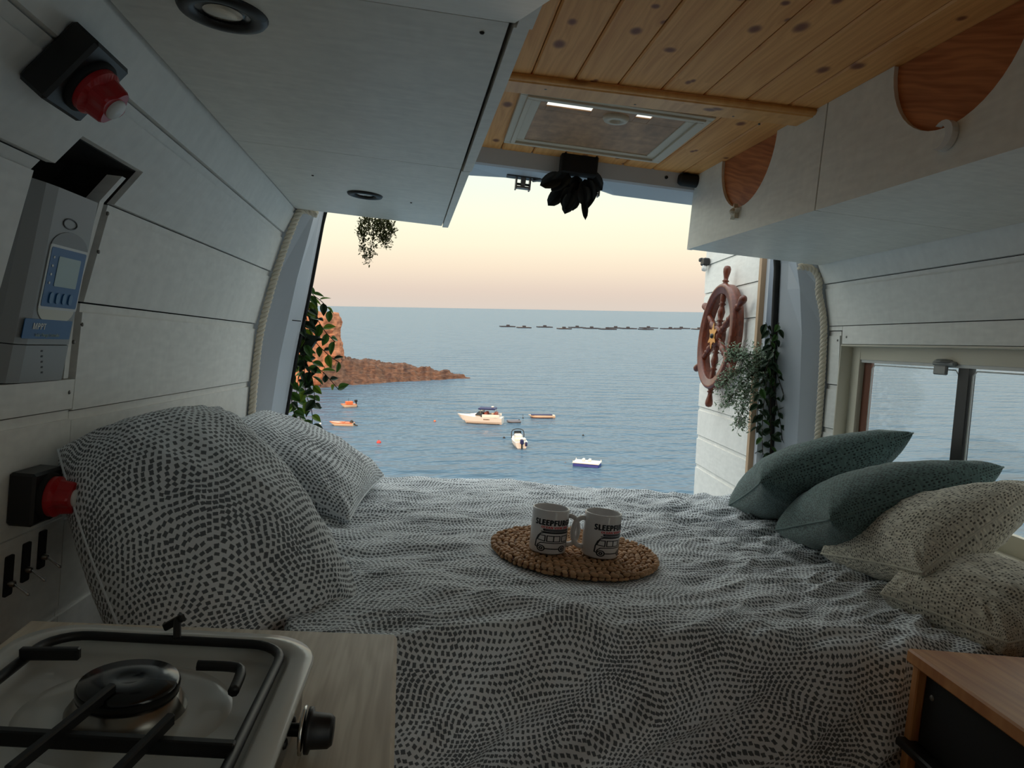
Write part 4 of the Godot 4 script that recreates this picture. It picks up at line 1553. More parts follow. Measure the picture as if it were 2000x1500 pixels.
func wrapped_text(s, size, at: Vector2, wrap: Callable, width):
	var t = textst(s, size, 0.0, "Droid Sans", 800)
	var ar = t.get_mesh_arrays()
	var vs = ar[Mesh.ARRAY_VERTEX]
	var ids = ar[Mesh.ARRAY_INDEX]
	var lo = 1e9
	var hi = -1e9
	for p in vs:
		lo = minf(lo, p.x)
		hi = maxf(hi, p.x)
	var k = width / maxf(hi - lo, 1e-5)
	var st = S()
	# heavy letters: each glyph laid down a few times, a hair apart
	var e = size * 0.035
	for off in [Vector2(-e, 0), Vector2(e, 0), Vector2(0, e * 0.7), Vector2(0, -e * 0.7)]:
		for i in range(0, ids.size(), 3):
			var q = []
			for j in 3:
				var p = vs[ids[i + j]]
				q.append(wrap.call(at + off + Vector2((p.x - (lo + hi) / 2) * k, p.y), 0.0004 + off.x * 0.02))
			tri(st, q[0], q[1], q[2], Vector3(0, at.y, 0))
	return st

# ---------------------------------------------------------------- ropes and wheel
func rope(label, ctrl, r):
	var o = thing("rope", label, "rope", ctrl[ctrl.size() - 1], Basis.IDENTITY, "ropes edging the side walls")
	var path = curve(ctrl, 150)
	var L = 0.0
	var strands = [[], [], []]
	for i in path.size():
		var t = (path[min(i + 1, path.size() - 1)] - path[max(i - 1, 0)]).normalized()
		if i > 0: L += (path[i] - path[i - 1]).length()
		var nx = t.cross(Vector3(0, 0, 1)).normalized()
		var ny = t.cross(nx)
		for k in 3:
			var a = TAU * (L / 0.046 + k / 3.0)
			strands[k].append(path[i] + (nx * cos(a) + ny * sin(a)) * r * 0.60 - o.position)
	for k in 3: part("strand", tubest(strands[k], r * 0.50, 7), M.rope, o)

func build_ropes():
	var c = []
	for y in [1.658, 1.60, 1.50, 1.38, 1.25, 1.10, 0.98, 0.86]:
		c.append(wl(y, -2.352) + Vector3(0.014, 0, -0.004))
	c.insert(0, Vector3(-0.41, 1.652, -2.365))
	rope("white twisted rope down the panelling beside the trailing leafy vine", c, 0.0115)
	rope("white twisted rope down the panelling beside the side window", [Vector3(1.215, 1.672, -2.37), Vector3(1.262, 1.668, -2.365), Vector3(1.288, 1.635, -2.36), Vector3(1.292, 1.59, -2.358), Vector3(1.315, 1.52, -2.356), Vector3(1.327, 1.45, -2.355), Vector3(1.337, 1.34, -2.355), Vector3(1.345, 1.22, -2.355), Vector3(1.352, 1.10, -2.355), Vector3(1.355, 0.98, -2.355), Vector3(1.355, 0.88, -2.355)], 0.0115)

func build_wheel():
	var n = Vector3(-0.995, 0.02, -0.08).normalized()
	var c = dp(1.425, 0.49, 0.0) + n * 0.045
	var up = (Vector3.UP - n * n.y).normalized()
	var o = thing("ship_wheel", "dark wooden ship's wheel with brass hub hung on the open door", "wheel", c, Basis(up.cross(n), up, n))
	var XF = Transform3D(Basis(Vector3.RIGHT, PI / 2), Vector3.ZERO)
	# rim: broad ring with eased edges
	var R = 0.222
	var st = S(true)
	var prof = [Vector2(R - 0.042, -0.022), Vector2(R - 0.039, -0.026), Vector2(R - 0.004, -0.028), Vector2(R, -0.024), Vector2(R, 0.015), Vector2(R - 0.005, 0.020), Vector2(R - 0.016, 0.0205), Vector2(R - 0.018, 0.017), Vector2(R - 0.039, 0.016), Vector2(R - 0.042, 0.012), Vector2(R - 0.042, -0.022)]
	lathe(st, prof, XF, 72)
	part("rim", st, M.wheel, o)
	st = S(true)
	lathe(st, [Vector2(0, 0.024), Vector2(0.034, 0.022), Vector2(0.044, 0.016), Vector2(0.046, 0.0), Vector2(0.046, -0.018), Vector2(0.0, -0.018)], XF, 32)
	part("hub", st, M.wheel, o)
	var sp = [Vector2(0.012, 0.03), Vector2(0.012, 0.055), Vector2(0.008, 0.060), Vector2(0.015, 0.066), Vector2(0.009, 0.073), Vector2(0.013, 0.088), Vector2(0.016, 0.105), Vector2(0.012, 0.120), Vector2(0.009, 0.130), Vector2(0.015, 0.137), Vector2(0.009, 0.144), Vector2(0.012, 0.152), Vector2(0.012, 0.18)]
	var hd = [Vector2(0.013, 0.21), Vector2(0.013, 0.224), Vector2(0.009, 0.228), Vector2(0.015, 0.234), Vector2(0.009, 0.240), Vector2(0.010, 0.250), Vector2(0.015, 0.272), Vector2(0.016, 0.285), Vector2(0.012, 0.296), Vector2(0.0, 0.300)]
	for i in 6:
		var b = Basis(Vector3.BACK, TAU * i / 6.0)
		st = S(true)
		lathe(st, sp, Transform3D(b, Vector3.ZERO), 14)
		part("spoke", st, M.wheel, o)
		st = S(true)
		lathe(st, hd, Transform3D(b, Vector3.ZERO), 14)
		part("handle", st, M.wheel, o)
	# brass star plate and nut
	var poly = []
	for i in 72:
		var a = TAU * i / 72.0 + PI / 2
		var r = 0.034 + 0.022 * pow(maxf(0.0, cos(6 * (a - PI / 2))), 1.5)
		poly.append(Vector2(r * cos(a), r * sin(a)))
	var pl = part("hub_plate", exst(poly, 0.002, T(0, 0, 0.0235)), M.brass, o)
	st = S(true)
	lathe(st, [Vector2(0, 0.008), Vector2(0.008, 0.007), Vector2(0.011, 0.0)], Transform3D(Basis(Vector3.RIGHT, PI / 2), Vector3(0, 0, 0.0255)), 16)
	part("boss", st, M.black, pl)

# ---------------------------------------------------------------- plants
func leaf_mesh(L, W, fold = 0.35, curl = 0.15, tip = 0.9):
	var st = S(true)
	var n = 6
	var mid = []
	var lf = []
	var rt = []
	for i in n + 1:
		var t = float(i) / n
		var w = W / 2 * pow(sin(PI * pow(t, 0.8)), tip) if i > 0 and i < n else 0.0
		var y = -curl * L * t * t
		mid.append(Vector3(0, y, L * t))
		lf.append(Vector3(-w, y + fold * w, L * t))
		rt.append(Vector3(w, y + fold * w, L * t))
	for i in n:
		for s in [lf, rt]:
			st.add_vertex(mid[i]); st.add_vertex(s[i]); st.add_vertex(s[i + 1])
			st.add_vertex(mid[i]); st.add_vertex(s[i + 1]); st.add_vertex(mid[i + 1])
	st.generate_normals()
	return st.commit()

# strands: [control points, leaves, leaf scale]; leaves alternate along each strand
func vine(called, label, at, strands, leaf, mats, rng, group, stem_r = 0.0014):
	var o = thing(called, label, "plant", at, Basis.IDENTITY, group)
	for s in strands:
		var path = curve(s[0], 28)
		var loc = []
		for p in path: loc.append(p - at)
		part("stem", tubest(loc, stem_r, 5), M.stem, o)
		for k in s[1]:
			var f = (k + 0.6) / s[1] * 27.0
			var i = clampi(int(f), 0, 26)
			var p = loc[i].lerp(loc[i + 1], f - i) if i < 27 else loc[27]
			var t = (loc[i + 1] - loc[i]).normalized()
			var sd = 1.0 if k % 2 == 0 else -1.0
			var across = t.cross(Vector3(0, 0, 1)).normalized()
			var dirv = (across * sd * rng.randf_range(0.5, 1.1) + t * rng.randf_range(0.2, 0.9) + Vector3(0, -0.25, 0) + Vector3(rng.randf_range(-0.3, 0.3), rng.randf_range(-0.3, 0.3), rng.randf_range(-0.7, 0.7))).normalized()
			var nrm = Vector3(rng.randf_range(-0.6, 0.6), rng.randf_range(0.1, 0.9), rng.randf_range(0.2, 1.0))
			var x = nrm.cross(dirv).normalized()
			var sc = s[2] * rng.randf_range(0.7, 1.2)
			mesh_node("leaf", leaf, mats[rng.randi() % mats.size()], o, Transform3D(Basis(x, dirv.cross(x), dirv) * sc, p))
	return o

# a bush of fine twigs: many tiny leaves in one mesh
func fine_bush(st, stems, path, n, spread, lf, rng, leafsize):
	for k in n:
		var f = rng.randf() * (path.size() - 1.001)
		var i = int(f)
		var p = path[i].lerp(path[i + 1], f - i)
		var off = Vector3(rng.randfn(), rng.randfn() - 0.3, rng.randfn()) * spread
		tube(stems, [p, p + off], 0.0005, 3, false)
		for q in 3:
			var e = p + off * rng.randf_range(0.55, 1.0) + Vector3(rng.randfn(), rng.randfn(), rng.randfn()) * leafsize * 0.5
			var z = Vector3(rng.randfn(), rng.randfn() - 0.2, rng.randfn()).normalized()
			var x = z.cross(Vector3(0.3, 0.7, 0.6)).normalized()
			var s = leafsize * rng.randf_range(0.7, 1.3)
			st.append_from(lf, 0, Transform3D(Basis(x, z.cross(x), z) * s, e))

func build_vines():
	var rng = RandomNumberGenerator.new()
	rng.seed = 21
	var leaf = leaf_mesh(0.047, 0.027)
	var V = func(x, y, z): return Vector3(x, y, z)
	var z = -2.545
	var st = [
		[[V.call(-0.447, 1.43, z), V.call(-0.43, 1.405, z), V.call(-0.40, 1.385, z), V.call(-0.365, 1.355, z)], 7, 0.85],
		[[V.call(-0.45, 1.42, z), V.call(-0.435, 1.36, z - 0.02), V.call(-0.385, 1.29, z), V.call(-0.34, 1.25, z + 0.01)], 11, 0.95],
		[[V.call(-0.46, 1.36, z), V.call(-0.42, 1.26, z), V.call(-0.365, 1.205, z - 0.01), V.call(-0.32, 1.18, z)], 11, 0.95],
		[[V.call(-0.465, 1.28, z), V.call(-0.42, 1.18, z - 0.01), V.call(-0.36, 1.13, z), V.call(-0.315, 1.085, z)], 12, 0.95],
		[[V.call(-0.455, 1.40, z), V.call(-0.44, 1.22, z + 0.02), V.call(-0.43, 1.08, z), V.call(-0.40, 1.00, z), V.call(-0.395, 0.95, z)], 26, 0.95],
		[[V.call(-0.46, 1.38, z + 0.02), V.call(-0.47, 1.25, z + 0.03), V.call(-0.48, 1.10, z + 0.02), V.call(-0.455, 0.97, z)], 26, 0.95],
		[[V.call(-0.455, 1.33, z), V.call(-0.45, 1.18, z), V.call(-0.46, 1.05, z - 0.02), V.call(-0.43, 0.95, z)], 24, 0.9],
		[[V.call(-0.45, 1.20, z), V.call(-0.41, 1.12, z), V.call(-0.39, 1.03, z + 0.01)], 12, 0.95],
		[[V.call(-0.455, 1.44, z), V.call(-0.445, 1.40, z), V.call(-0.44, 1.33, z + 0.01)], 10, 0.9]]
	vine("trailing_vine", "leafy green trailing vine hung on the pillar in front of the orange cliff", Vector3(-0.455, 1.44, z), st, leaf, [M.leaf, M.leaf, M.leaf_dark, M.leaf_dark, M.leaf_light], rng, "trailing vines at the door")
	tag(part("hanging_pot", exst([Vector2(-0.05, -0.03), Vector2(0.02, -0.035), Vector2(0.055, 0.03), Vector2(-0.035, 0.035)], 0.04, T(-0.452, 1.235, -2.575)), M.planter, self), "small dark green pot half hidden inside the trailing vine", "pot")
	# right: vine down the door seal
	z = -2.465
	st = [
		[[V.call(1.165, 1.475, z), V.call(1.185, 1.44, z), V.call(1.20, 1.38, z)], 8, 0.85],
		[[V.call(1.215, 1.48, z), V.call(1.212, 1.42, z), V.call(1.21, 1.36, z)], 7, 0.85],
		[[V.call(1.205, 1.40, z), V.call(1.232, 1.30, z), V.call(1.262, 1.22, z + 0.01), V.call(1.272, 1.18, z + 0.01)], 11, 0.8],
		[[V.call(1.21, 1.34, z), V.call(1.235, 1.22, z), V.call(1.262, 1.12, z + 0.01), V.call(1.275, 1.06, z + 0.01)], 12, 0.8],
		[[V.call(1.21, 1.30, z), V.call(1.225, 1.15, z), V.call(1.24, 1.05, z), V.call(1.245, 0.98, z)], 14, 0.8],
		[[V.call(1.20, 1.36, z), V.call(1.195, 1.22, z), V.call(1.20, 1.10, z), V.call(1.215, 1.0, z)], 18, 0.8],
		[[V.call(1.195, 1.38, z + 0.02), V.call(1.17, 1.27, z + 0.02), V.call(1.165, 1.18, z + 0.02), V.call(1.175, 1.08, z + 0.02)], 16, 0.8]]
	vine("trailing_vine", "dark green trailing vine along the black door seal", Vector3(1.19, 1.47, z), st, leaf, [M.leaf, M.leaf_dark, M.leaf_dark], rng, "trailing vines at the door")
	# right: pale fine-leaved bush
	var lf = leaf_mesh(1.0, 0.45, 0.2, 0.1)
	var b = thing("sage_bush", "pale grey-green artificial plant between the ship's wheel and the dark vine", "plant", Vector3(1.16, 1.38, -2.50))
	var ls = S()
	var ss = S()
	var lo = S()
	for s in [[V.call(1.19, 1.37, -2.49), V.call(1.12, 1.35, -2.51), V.call(1.065, 1.36, -2.52)], [V.call(1.18, 1.35, -2.49), V.call(1.10, 1.29, -2.51), V.call(1.055, 1.24, -2.52)], [V.call(1.18, 1.33, -2.49), V.call(1.11, 1.23, -2.50), V.call(1.08, 1.17, -2.51)], [V.call(1.18, 1.30, -2.49), V.call(1.14, 1.18, -2.50), V.call(1.13, 1.10, -2.50)]]:
		var p = []
		for q in curve(s, 16): p.append(q - b.position)
		fine_bush(ls, ss, p, 200, 0.021, lf, rng, 0.012)
		fine_bush(lo, ss, p, 30, 0.018, lf, rng, 0.011)
	tag(part("leaves", ls, M.sage, b), "", "", "", "stuff")
	tag(part("dark_leaves", lo, M.leaf, b), "", "", "", "stuff")
	tag(part("twigs", ss, M.stem, b), "", "", "", "stuff")
	# small hanging plant behind the end of the left cabinet
	var h = thing("hanging_plant", "small olive hanging plant dangling below the end of the left cabinet", "plant", Vector3(-0.226, 1.668, -2.42))
	ls = S()
	ss = S()
	for s in [[V.call(-0.25, 1.67, -2.42), V.call(-0.262, 1.60, -2.42), V.call(-0.252, 1.53, -2.42)], [V.call(-0.23, 1.67, -2.42), V.call(-0.235, 1.61, -2.42), V.call(-0.238, 1.54, -2.42)], [V.call(-0.21, 1.67, -2.42), V.call(-0.196, 1.63, -2.42), V.call(-0.19, 1.59, -2.42)], [V.call(-0.22, 1.67, -2.42), V.call(-0.215, 1.64, -2.41), V.call(-0.205, 1.60, -2.42)], [V.call(-0.26, 1.67, -2.42), V.call(-0.272, 1.64, -2.42), V.call(-0.275, 1.61, -2.42)], [V.call(-0.20, 1.67, -2.42), V.call(-0.18, 1.655, -2.42), V.call(-0.172, 1.63, -2.42)]]:
		var p = []
		for q in curve(s, 14): p.append(q - h.position)
		fine_bush(ls, ss, p, 80, 0.0085, lf, rng, 0.0095)
		tube(ss, p, 0.0008, 4)
	tag(part("leaves", ls, M.olive, h), "", "", "", "stuff")
	tag(part("twigs", ss, M.stem, h), "", "", "", "stuff")

func build_header_things():
	var rng = RandomNumberGenerator.new()
	rng.seed = 33
	# plant box on the header, seen against the sky
	var o = thing("header_planter", "black plant box with dark drooping leaves fixed over the doorway", "planter", Vector3(0.40, 1.895, -2.31))
	var st = S()
	cbox(st, T(0.0, 0.0, 0.018), Vector3(0.118, 0.066, 0.046), 0.004)
	part("box", st, M.black_matt, o)
	var big = leaf_mesh(0.072, 0.050, 0.25, 0.25, 0.5)
	for q in [[-0.02, -0.03, -0.4, -1.0], [0.0, -0.03, 0.0, -1.0], [-0.03, -0.03, -0.7, -0.8], [-0.05, -0.045, -1.0, -0.45], [0.01, -0.05, -0.2, -1.0], [-0.01, -0.07, -0.3, -1.0], [-0.03, -0.06, -0.6, -1.0], [0.0, -0.08, 0.1, -1.0], [0.025, -0.04, 0.4, -0.9], [0.02, -0.06, 0.3, -1.0], [-0.015, -0.09, -0.1, -1.0], [-0.04, -0.075, -0.5, -0.8], [0.035, -0.02, 0.9, -0.5]]:
		var d = Vector3(q[2], q[3], rng.randf_range(-0.4, 0.2)).normalized()
		var nrm = Vector3(rng.randf_range(-0.3, 0.3), 0.1, 1.0)
		var x = nrm.cross(d).normalized()
		mesh_node("leaf", big, M.leaf_black, o, Transform3D(Basis(x, d.cross(x), d) * rng.randf_range(0.8, 1.1), Vector3(q[0], q[1], 0.012 + rng.randf_range(-0.02, 0.02))))
	var slim = leaf_mesh(0.080, 0.024, 0.2, 0.05, 0.5)
	part("stem", tubest(curve([Vector3(0.02, -0.04, 0.0), Vector3(0.022, -0.075, 0.0), Vector3(0.032, -0.115, 0.0)], 10), 0.0012, 5), M.leaf_black, o)
	for q in [[0.070, -0.062, -0.42, -1.0], [0.030, -0.088, 0.15, -0.75]]:
		var d = Vector3(q[2], q[3], 0.0).normalized()
		var x = Vector3(0.1, 0, 1).cross(d).normalized()
		mesh_node("leaf", slim, M.leaf_black, o, Transform3D(Basis(x, d.cross(x), d), Vector3(q[0], q[1], 0.0)))
	# the two door latch strikers beside it
	for q in [[0.240, 1.842, 1.0, "metal door latch striker at the bare side of the plant box"], [0.475, 1.852, -1.0, "metal door latch striker half hidden by the drooping dark leaves"]]:
		var l = thing("latch_striker", q[3], "latch", Vector3(q[0], q[1] - 0.002, -2.41), Basis.IDENTITY.scaled(Vector3.ONE * 1.35), "latch strikers over the doorway")
		var s2 = S()
		cbox(s2, T(0, 0.016, 0), Vector3(0.085, 0.006, 0.03), 0.002)
		cbox(s2, T(0.052 * q[2], 0.020, 0, Basis(Vector3.BACK, 0.25 * q[2])), Vector3(0.06, 0.008, 0.024), 0.002)
		part("plate", s2, M.black, l)
		s2 = S()
		for x in [-0.017, 0.017]: cbox(s2, T(x, 0.0, 0), Vector3(0.004, 0.032, 0.022), 0.001)
		cbox(s2, T(0, -0.010, 0), Vector3(0.036, 0.005, 0.02), 0.001)
		cbox(s2, T(0, 0.004, 0.004), Vector3(0.012, 0.022, 0.012), 0.002)
		part("bracket", s2, M.bracket, l)
		part("roller", lat([Vector2(0.003, -0.016), Vector2(0.003, 0.016)], 10), M.black, l, Transform3D(Basis(Vector3.BACK, PI / 2), Vector3(0, -0.003, 0.006)))
	# black rubber stop in the corner of the header
	tag(part("rubber_stop", lat([Vector2(0.0, 0.045), Vector2(0.014, 0.043), Vector2(0.02, 0.034), Vector2(0.021, -0.05)], 20), M.rubber, self, Transform3D(Basis(Vector3.BACK, PI / 2), Vector3(0.782, 1.898, -2.315))), "black rubber stop in the corner by the right overhead cabinet", "stop")
	# small black catch under the right cabinet's rear corner
	var c = thing("door_catch", "black catch with a white roller on the top corner of the open door", "catch", dp(1.79, 0.93, -0.02))
	st = S()
	cbox(st, T(0.0, 0.0, 0.0), Vector3(0.03, 0.035, 0.05), 0.005)
	cbox(st, T(-0.006, 0.012, -0.03), Vector3(0.025, 0.018, 0.03), 0.004)
	part("block", st, M.black, c)
	part("roller", lat([Vector2(0.0, -0.010), Vector2(0.014, -0.009), Vector2(0.016, 0.0), Vector2(0.014, 0.009), Vector2(0.0, 0.010)], 16), M.white_plastic, c, Transform3D(Basis(Vector3.BACK, PI / 2), Vector3(-0.002, -0.030, 0.004)))

# ---------------------------------------------------------------- outside: sea, rocks, boats
func sea(x, z, turn = 0.0, h = 0.0):
	return Transform3D(SB * Basis(Vector3.UP, turn), SO + SB * Vector3(x, h, z))

func build_sea():
	# ring mesh in the true horizontal, finer near the shore
	var rad = [0.0, 12.0, 25.0]
	while rad[-1] < 26000.0: rad.append(rad[-1] * 1.09 if rad[-1] > 100 else rad[-1] + 3.0)
	var nu = 181
	var pts = PackedVector3Array()
	var uvs = PackedVector2Array()
	for r in rad:
		for i in nu:
			var a = TAU * i / (nu - 1)
			var p = Vector3(r * cos(a), 0, r * sin(a))
			pts.append(p)
			uvs.append(Vector2(p.x, p.z) / 58.0)
	var m = StandardMaterial3D.new()
	m.albedo_color = SEA_COLOR
	m.roughness = 0.27
	m.metallic_specular = 0.2
	m.normal_enabled = true
	var N = 768
	# tileable choppy height: crests drawn out across the view, several sizes
	var hgt = PackedByteArray()
	hgt.resize(N * N * 3)
	var k = 0
	var waves = []
	var rng = RandomNumberGenerator.new()
	rng.seed = 9
	for i in 30:
		var fy = int(5.0 * pow(15.0, rng.randf()))
		var fx = int(rng.randfn() * fy * 0.42)
		waves.append([fx, fy, rng.randf() * TAU, 1.0 / pow(fx * fx + fy * fy, 0.33)])
	var tot = 0.0
	for w in waves: tot += w[3] * w[3]
	tot = sqrt(tot / 2.0)
	var sn = PackedFloat32Array()
	for i in 4096: sn.append(sin(TAU * i / 4096.0))
	for y in N:
		for x in N:
			var h = 0.0
			for w in waves:
				h += w[3] * sn[(int(5.33333 * (w[0] * x + w[1] * y) + w[2] * 651.9) % 4096 + 4096) % 4096]
			var b = int(clampf(128.0 + 46.0 * h / tot, 0, 255))
			hgt[k] = b
			hgt[k + 1] = b
			hgt[k + 2] = b
			k += 3
	var im = Image.create_from_data(N, N, false, Image.FORMAT_RGB8, hgt)
	m.normal_texture = normal_from(im, SEA_BUMP)
	m.normal_scale = 1.0
	tag(mesh_node("sea", grid_mesh(nu, rad.size(), pts, uvs, true), m, self, Transform3D(SB, SO)), "blue rippled sea stretching to the horizon", "sea", "", "stuff")

const SEA_COLOR = Color(0.31, 0.41, 0.48)
const SEA_BUMP = 17.0

func rock_material(base: Color, dark: Color, seed_, sx, sy):
	var n = noise(1.0, seed_, 5)
	var im = tex(256, 256, func(x, y):
		var a = TAU * x / 256.0
		var b = TAU * y / 256.0
		var v = n.get_noise_3d(sx * cos(a), sx * sin(a), sy * cos(b)) + 0.6 * n.get_noise_3d(sx * sin(a) + 9, sy * sin(b), sx * cos(a))
		return base.lerp(dark, clampf(0.45 + 1.1 * v, 0, 1)))
	var m = mat(Color.WHITE, 0.95)
	m.albedo_texture = ImageTexture.create_from_image(im)
	return triplanar(m, Vector3(0.08, 0.22, 0.08), false)

func build_coast():
	# low rocky point, running out to the right
	var n = noise(0.11, 71, 5)
	var n2 = noise(0.5, 72, 3)
	var nu = 190
	var nv = 60
	var pts = PackedVector3Array()
	for j in nv:
		var v = float(j) / (nv - 1)
		for i in nu:
			var s = float(i) / (nu - 1)
			var x = lerpf(-60.0, 8.5, s)
			var near = lerpf(-128.0, -172.5, pow(s, 0.55)) + 1.6 * n.get_noise_2d(x * 2.0, 3.0)
			if x > -24.0: near = lerpf(-149.0, -173.5, pow((x + 24.0) / 32.5, 0.75)) + 1.2 * n.get_noise_2d(x * 2.0, 3.0)
			var wid = lerpf(34.0, 2.5, pow(s, 1.3))
			var z = near - wid * v
			var env = 1.0
			var top = 5.4 * pow(clampf((8.5 - x) / 31.0, 0.0, 1.0), 0.75)
			var prof = sstep(0.0, 0.55, v) * sstep(1.0, 0.75, v)
			# steps of the strata
			var hh = top * prof
			hh = lerpf(hh, floor(hh / 0.9 + 0.5) * 0.9, 0.55)
			hh += (0.75 * n.get_noise_2d(x * 3.0, z * 3.0) + 0.35 * n2.get_noise_2d(x * 2.0, z * 2.0)) * clampf(top / 2.0, 0.3, 1.0) * sstep(0.0, 0.1, v)
			if j == 0 or j == nv - 1: hh = -0.6
			pts.append(Vector3(x, hh, z))
	var mr = rock_material(Color(0.47, 0.34, 0.26), Color(0.24, 0.16, 0.13), 73, 1.4, 3.0)
	tag(mesh_node("rocky_point", grid_mesh(nu, nv, pts, PackedVector2Array()), mr, self, Transform3D(SB, SO)), "low brown rocky point reaching out into the sea", "rocks")
	# cliff behind the vine
	nu = 110
	nv = 70
	pts = PackedVector3Array()
	var cn = noise(0.16, 81, 5)
	for j in nv:
		var v = float(j) / (nv - 1)
		for i in nu:
			var s = float(i) / (nu - 1)
			var a = PI * 1.15 * s - 0.25
			# plan outline: from the far back, round the right nose, and back along the near side to the left
			var ctr = Vector2(-34.0, -163.0)
			var rx = 14.0
			var rz = 9.0
			var px = ctr.x + rx * cos(a) if s < 0.62 else ctr.x + rx * cos(PI * 1.15 * 0.62 - 0.25) - (s - 0.62) * 70.0
			var pz = ctr.y + rz * sin(a) if s < 0.62 else ctr.y + rz * sin(PI * 1.15 * 0.62 - 0.25) + 1.5 * sin(s * 30.0)
			# height falls in steps toward the nose
			var top = 15.5 + 8.0 * sstep(-23.0, -31.0, px)
			var y = top * minf(v / 0.86, 1.0)
			var shrink = 1.0 - 0.10 * v - (0.0 if v < 0.86 else (v - 0.86) / 0.14 * 0.75)
			var bump = 1.3 * cn.get_noise_3d(px * 1.4, y * 1.4, pz * 1.4) + 0.8 * sin(y * 1.1 + 2.0 * cn.get_noise_2d(px, pz))* 0.4
			var q = ctr + (Vector2(px, pz) - ctr) * shrink
			var o = (Vector2(px, pz) - ctr).normalized() * bump
			pts.append(Vector3(q.x + o.x, y + 0.6 * cn.get_noise_2d(px * 3.0, v * 9.0) * v, q.y + o.y))
	var mc = rock_material(Color(0.80, 0.55, 0.40), Color(0.55, 0.34, 0.25), 83, 1.2, 2.0)
	tag(mesh_node("cliff", grid_mesh(nu, nv, pts, PackedVector2Array(), true), mc, self, Transform3D(SB, SO)), "orange rock cliff standing behind the trailing vine", "cliff")

# open or decked hull: length along -x (bow), beam, height
func hull(L, W, H, bow = 0.35, sheer = 0.25):
	var rings = []
	for i in 15:
		var t = i / 14.0
		var x = lerpf(L / 2, -L / 2, t)
		var w = W / 2 * (0.86 + 0.14 * sin(PI * minf(t * 1.3, 1.0))) * pow(maxf(1.0 - pow(maxf(0.0, (t - (1.0 - bow)) / bow), 2.0), 0.0), 0.6)
		w = maxf(w, 0.02)
		var top = H * (1.0 + sheer * t * t)
		var rk = L * 0.13 * pow(maxf(0.0, (t - 0.55) / 0.45), 1.5)
		var keel = -0.25 * H + (0.0 if t < 0.8 else H * 1.0 * pow((t - 0.8) / 0.2, 2.0))
		rings.append([Vector3(x, top, w), Vector3(x + rk * 0.6, H * 0.45 + keel * 0.2, w * 0.9), Vector3(x + rk, keel + 0.1 * H, w * 0.6), Vector3(x + rk, keel, 0), Vector3(x + rk, keel + 0.1 * H, -w * 0.6), Vector3(x + rk * 0.6, H * 0.45 + keel * 0.2, -w * 0.9), Vector3(x, top, -w), Vector3(x, top + 0.02, 0)])
	var st = S()
	loft(st, rings)
	return st

func boat(called, label, at, group = "moored boats"):
	return thing(called, label, "boat", at.origin, at.basis, group)

func outboard(parent, at, tilt = 0.5):
	var o = thing_part("outboard_motor", parent)
	o.transform = Transform3D(Basis(Vector3.BACK, tilt), at)
	part("cowl", boxst(Vector3(0.05, 0.45, 0), Vector3(0.5, 0.42, 0.36), 0.10), M.black, o)
	part("leg", boxst(Vector3(0.05, -0.1, 0), Vector3(0.22, 0.9, 0.14), 0.04), M.black, o)
	part("propeller", lat([Vector2(0.0, -0.03), Vector2(0.16, -0.01), Vector2(0.16, 0.01), Vector2(0.0, 0.03)], 12), M.black, o, Transform3D(Basis(Vector3.BACK, PI / 2), Vector3(0.18, -0.5, 0)))

